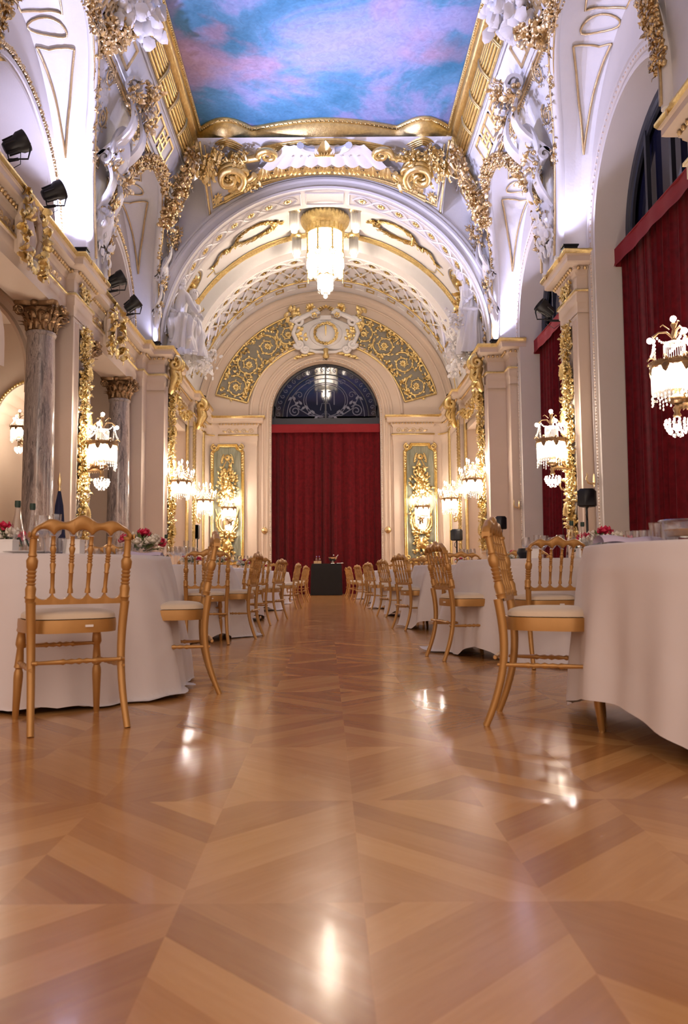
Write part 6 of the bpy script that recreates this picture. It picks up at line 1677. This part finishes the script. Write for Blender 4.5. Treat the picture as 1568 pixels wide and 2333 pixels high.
# second right table
place('water_bottle', 'R2', 1303, 6.45, 'water bottle with dark cap, left one on the second right table')
place('water_bottle', 'R2', 1328, 6.6, 'water bottle, right one on the second right table')
place('flower_arrangement', 'R2', 1372, 6.8, 'large crimson and cream flowers on the second right table', sc=1.35)
place('place_card_box', 'R2', 1217, 6.35, 'white folded box behind the left spindles of the chair at the second right table')
place('place_card_box', 'R2', 1328, 6.3, 'white folded box behind the right arches of the chair at the second right table')
for i, (p_, y_) in enumerate(((1198, 6.9), (1240, 6.6), (1258, 6.9), (1277, 6.5), (1350, 6.5), (1362, 6.4), (1385, 6.5))):
    place('wine_glass', 'R2', p_, y_, 'wine glass %s from the left on the second right table' % ('first', 'second', 'third', 'fourth', 'fifth', 'sixth', 'seventh')[i])
place('champagne_flute', 'R2', 1222, 7.0, 'tall flute on the second right table')
place('champagne_flute', 'R2', 1398, 7.0, 'tall flute right of the flowers on the second right table')
o = empty('dark_bowl', (at_px(1197, 6.7), 6.7, TZ+.03)); tag(o, 'round dark bowl left of the chair back on the second right table', 'bowl')
MB().lathe([(.001, -.03), (.05, -.02), (.075, .03), (.06, .065), (.05, .06), (.001, .0)], n=20).build('bowl', BLM, o)
# third right table
place('water_bottle', 'R3', 1122, 9.9, 'water bottle on the third right table')
place('water_bottle', 'R3', 1133, 10.3, 'second water bottle just behind the first on the third right table')
place('flower_arrangement', 'R3', 1165, 10.2, 'cream flowers on the third right table', sc=.9)
for i, (p_, y_) in enumerate(((1052, 9.9), (1060, 10.3), (1069, 10.0), (1076, 9.8), (1114, 10.1), (1145, 9.9))):
    place('wine_glass', 'R3', p_, y_, 'wine glass %s from the left on the third right table' % ('first', 'second', 'third', 'fourth', 'fifth', 'sixth')[i])
place('flower_arrangement', 'R3', 1048, 10.5, 'crimson flower seen through a chair back on the third right table', sc=.5)
for i, p_ in enumerate((968, 976, 985, 992)):
    place('wine_glass', 'R4', p_, 13.2+.1*i, 'wine glass %s from the left on the fourth right table' % ('first', 'second', 'third', 'fourth')[i])
place('flower_arrangement', 'R4', 998, 13.5, 'cream and red flowers on the fourth right table', sc=.9)
place('water_bottle', 'R4', 959, 13.5, 'water bottle at the left of the fourth right table')

# ------------------------------------------------------------------ black buffet table at the end
BT = (-.03, 27.6)
o = empty('buffet_table', (BT[0], BT[1], 0)); tag(o, 'high rectangular table under a black cloth before the end curtain', 'table')
b = MB(); b.box(-.48, .48, -.3, .3, 1.04, 1.08); b.build('table_top', WOOD, o)
for sx in (-1, 1):
    for sy in (-1, 1): MB().tube([(sx*.44, sy*.26, 0), (sx*.44, sy*.26, 1.04)], .018, 6).build('leg', BLM, o)
def bc(u, v):
    P = [(-.52, -.33), (.52, -.33), (.52, .33), (-.52, .33)]; q = u*4; i = int(q) % 4; t = q-int(q); a, b_ = P[i], P[(i+1) % 4]
    x, y = a[0]+(b_[0]-a[0])*t, a[1]+(b_[1]-a[1])*t; z = 1.085-1.07*max(0, (v-.3)/.7); k = min(1, v/.3)
    w = 1+.03*max(0, v-.3)*sin(u*60)+.05*max(0, v-.3)
    return (x*k*w, y*k*w, z)
mb = MB(); mb.grid(bc, 120, 14, cu=True); o = mb.build('black_tablecloth', BLK, ang=50); o.location = (BT[0], BT[1], 0); tag(o, 'black cloth hanging to the floor over the high table at the end', 'tablecloth')
z0 = 1.087
o = empty('wooden_box', (-.33, 27.45, z0)); tag(o, 'small pale wooden box on the black table', 'box'); b = MB(); b.box(-.13, .13, -.07, .07, 0, .09); b.build('box_body', WOOD, o)
b = MB(); b.box(-.015, .015, -.075, -.07, .05, .065); b.build('latch', BLM, o)
for i, x in enumerate((-.37, -.27)):
    o = empty('decanter', (x, 27.6, z0)); tag(o, 'small clear stoppered bottle, %s of the pair by the wooden box' % ('left', 'right')[i], 'bottle', 'pair of stoppered bottles')
    MB().lathe([(.001, .1), (.03, .1), (.04, .15), (.02, .19), (.012, .22)], n=14).build('flask', GLS, o); MB().ball((0, 0, .245), .022, 8, 6).build('stopper', pmat('lilac_glass', (.3, .2, .5), .1), o)
    MB().lathe([(.001, 0), (.04, 0), (.012, .02), (.01, .1)], n=12).build('foot', SILV, o)
o = empty('punch_bowl', (.19, 27.55, z0)); tag(o, 'footed silver punch bowl with a ladle on the black table', 'bowl')
MB().lathe([(.001, 0), (.075, 0), (.07, .015), (.03, .05), (.035, .07), (.1, .10), (.15, .16), (.165, .22), (.158, .222), (.14, .16), (.001, .1)], n=28).build('bowl', SILV, o)
MB().tube([(.02, 0, .15), (.14, 0, .24), (.19, 0, .30)], .012, 6).build('ladle', WHT, o)
MB().ball((.03, 0, .29), .022, 8, 6).build('knob', WHT, o)
o = MB().tube([(0, 0, .01), (.12, 0, .012), (.2, 0, .02), (.24, 0, .012)], [.012, .012, .03, .01], 6).build('serving_spoon', SILV); o.location = (.33, 27.45, z0); tag(o, 'silver serving spoon lying right of the punch bowl', 'spoon')

# ------------------------------------------------------------------ speakers, flag
def speaker(x, y, zt, rz, label):
    o = empty('loudspeaker', (x, y, 0), rz); tag(o, label, 'loudspeaker', 'black loudspeakers on poles')
    h = .30; out = [(-.13, -.10), (.13, -.10), (.15, .02), (.06, .15), (-.06, .15), (-.15, .02)]
    mb = MB(); 
    mb.sweep(out, [(-.02, zt-h), (0, zt-h+.02), (0, zt-.04), (-.035, zt)], closed=True, sg=1)
    mb.add([(a*.82, b*.82, zt) for a, b in out], [tuple(range(6))]); mb.add([(a*.9, b*.9, zt-h) for a, b in out], [tuple(range(6))]); mb.build('cabinet', BLM, o)
    g = MB(); g.box(-.12, .12, -.108, -.1, zt-h+.02, zt-.03); g.build('grille', BLK, o)
    MB().tube([(0, 0, 0), (0, 0, zt-h)], .02, 8).build('pole', BLM, o)
    for k in range(3): a = 2*pi*k/3; MB().tube([(0, 0, .5), (.3*cos(a), .3*sin(a), .02)], .012, 6).build('tripod_leg', BLM, o)
    MB().tube([(.06, .05, zt-h), (.14, .05, zt-h-.06), (.14, .03, zt-h-.14), (.02, .02, zt-h-.22)], .008, 5).build('cable', BLM, o)
speaker(4.32, 13.2, 2.08, -2.2, 'black loudspeaker on a pole before the middle right pier')
speaker(3.42, 21.0, 1.87, -2.4, 'black loudspeaker on a pole by the far right panel')
speaker(4.03, 18.5, 2.02, -1.8, 'black loudspeaker behind the nearest right chair, only its top showing')
o = empty('folded_banner', (-3.91, 24.0, 0)); tag(o, 'narrow black loudspeaker seen edge-on on a pole at the far left', 'loudspeaker')
mb = MB(); mb.box(-.045, .045, -.14, .14, 1.82, 2.2); mb.sweep([(-.045, -.14), (.045, -.14), (.03, .16), (-.03, .16)], [(0, 1.80), (0, 2.22)], closed=True); mb.build('cabinet', BLM, o); MB().tube([(0, 0, 0), (0, 0, 1.8)], .018, 8).build('pole', BLM, o)
o.name = 'slim_loudspeaker'
o = empty('furled_flag', (-4.05, 12.0, 0)); tag(o, 'furled navy blue flag with a gilt spear finial beside the thick marble column', 'flag')
MB().tube([(0, 0, 0), (0, 0, 2.1)], .016, 8).build('pole', GOLDP, o)
MB().lathe([(.02, 1.96), (.03, 2.0), (.015, 2.04), (.03, 2.08), (.03, 2.14), (.001, 2.26)], n=12, sy=.5).build('finial', GOLDP, o)
MB().lathe([(.10, .5), (.12, .9), (.09, 1.3), (.055, 1.75), (.02, 1.97)], n=40, wob=lambda a, z: 1+.12*sin(9*a+z*3)).build('flag_cloth', NAVY, o)
MB().lathe([(.001, 0), (.16, 0), (.15, .03), (.03, .06), (.02, .1)], n=20).build('foot', BRZ, o)
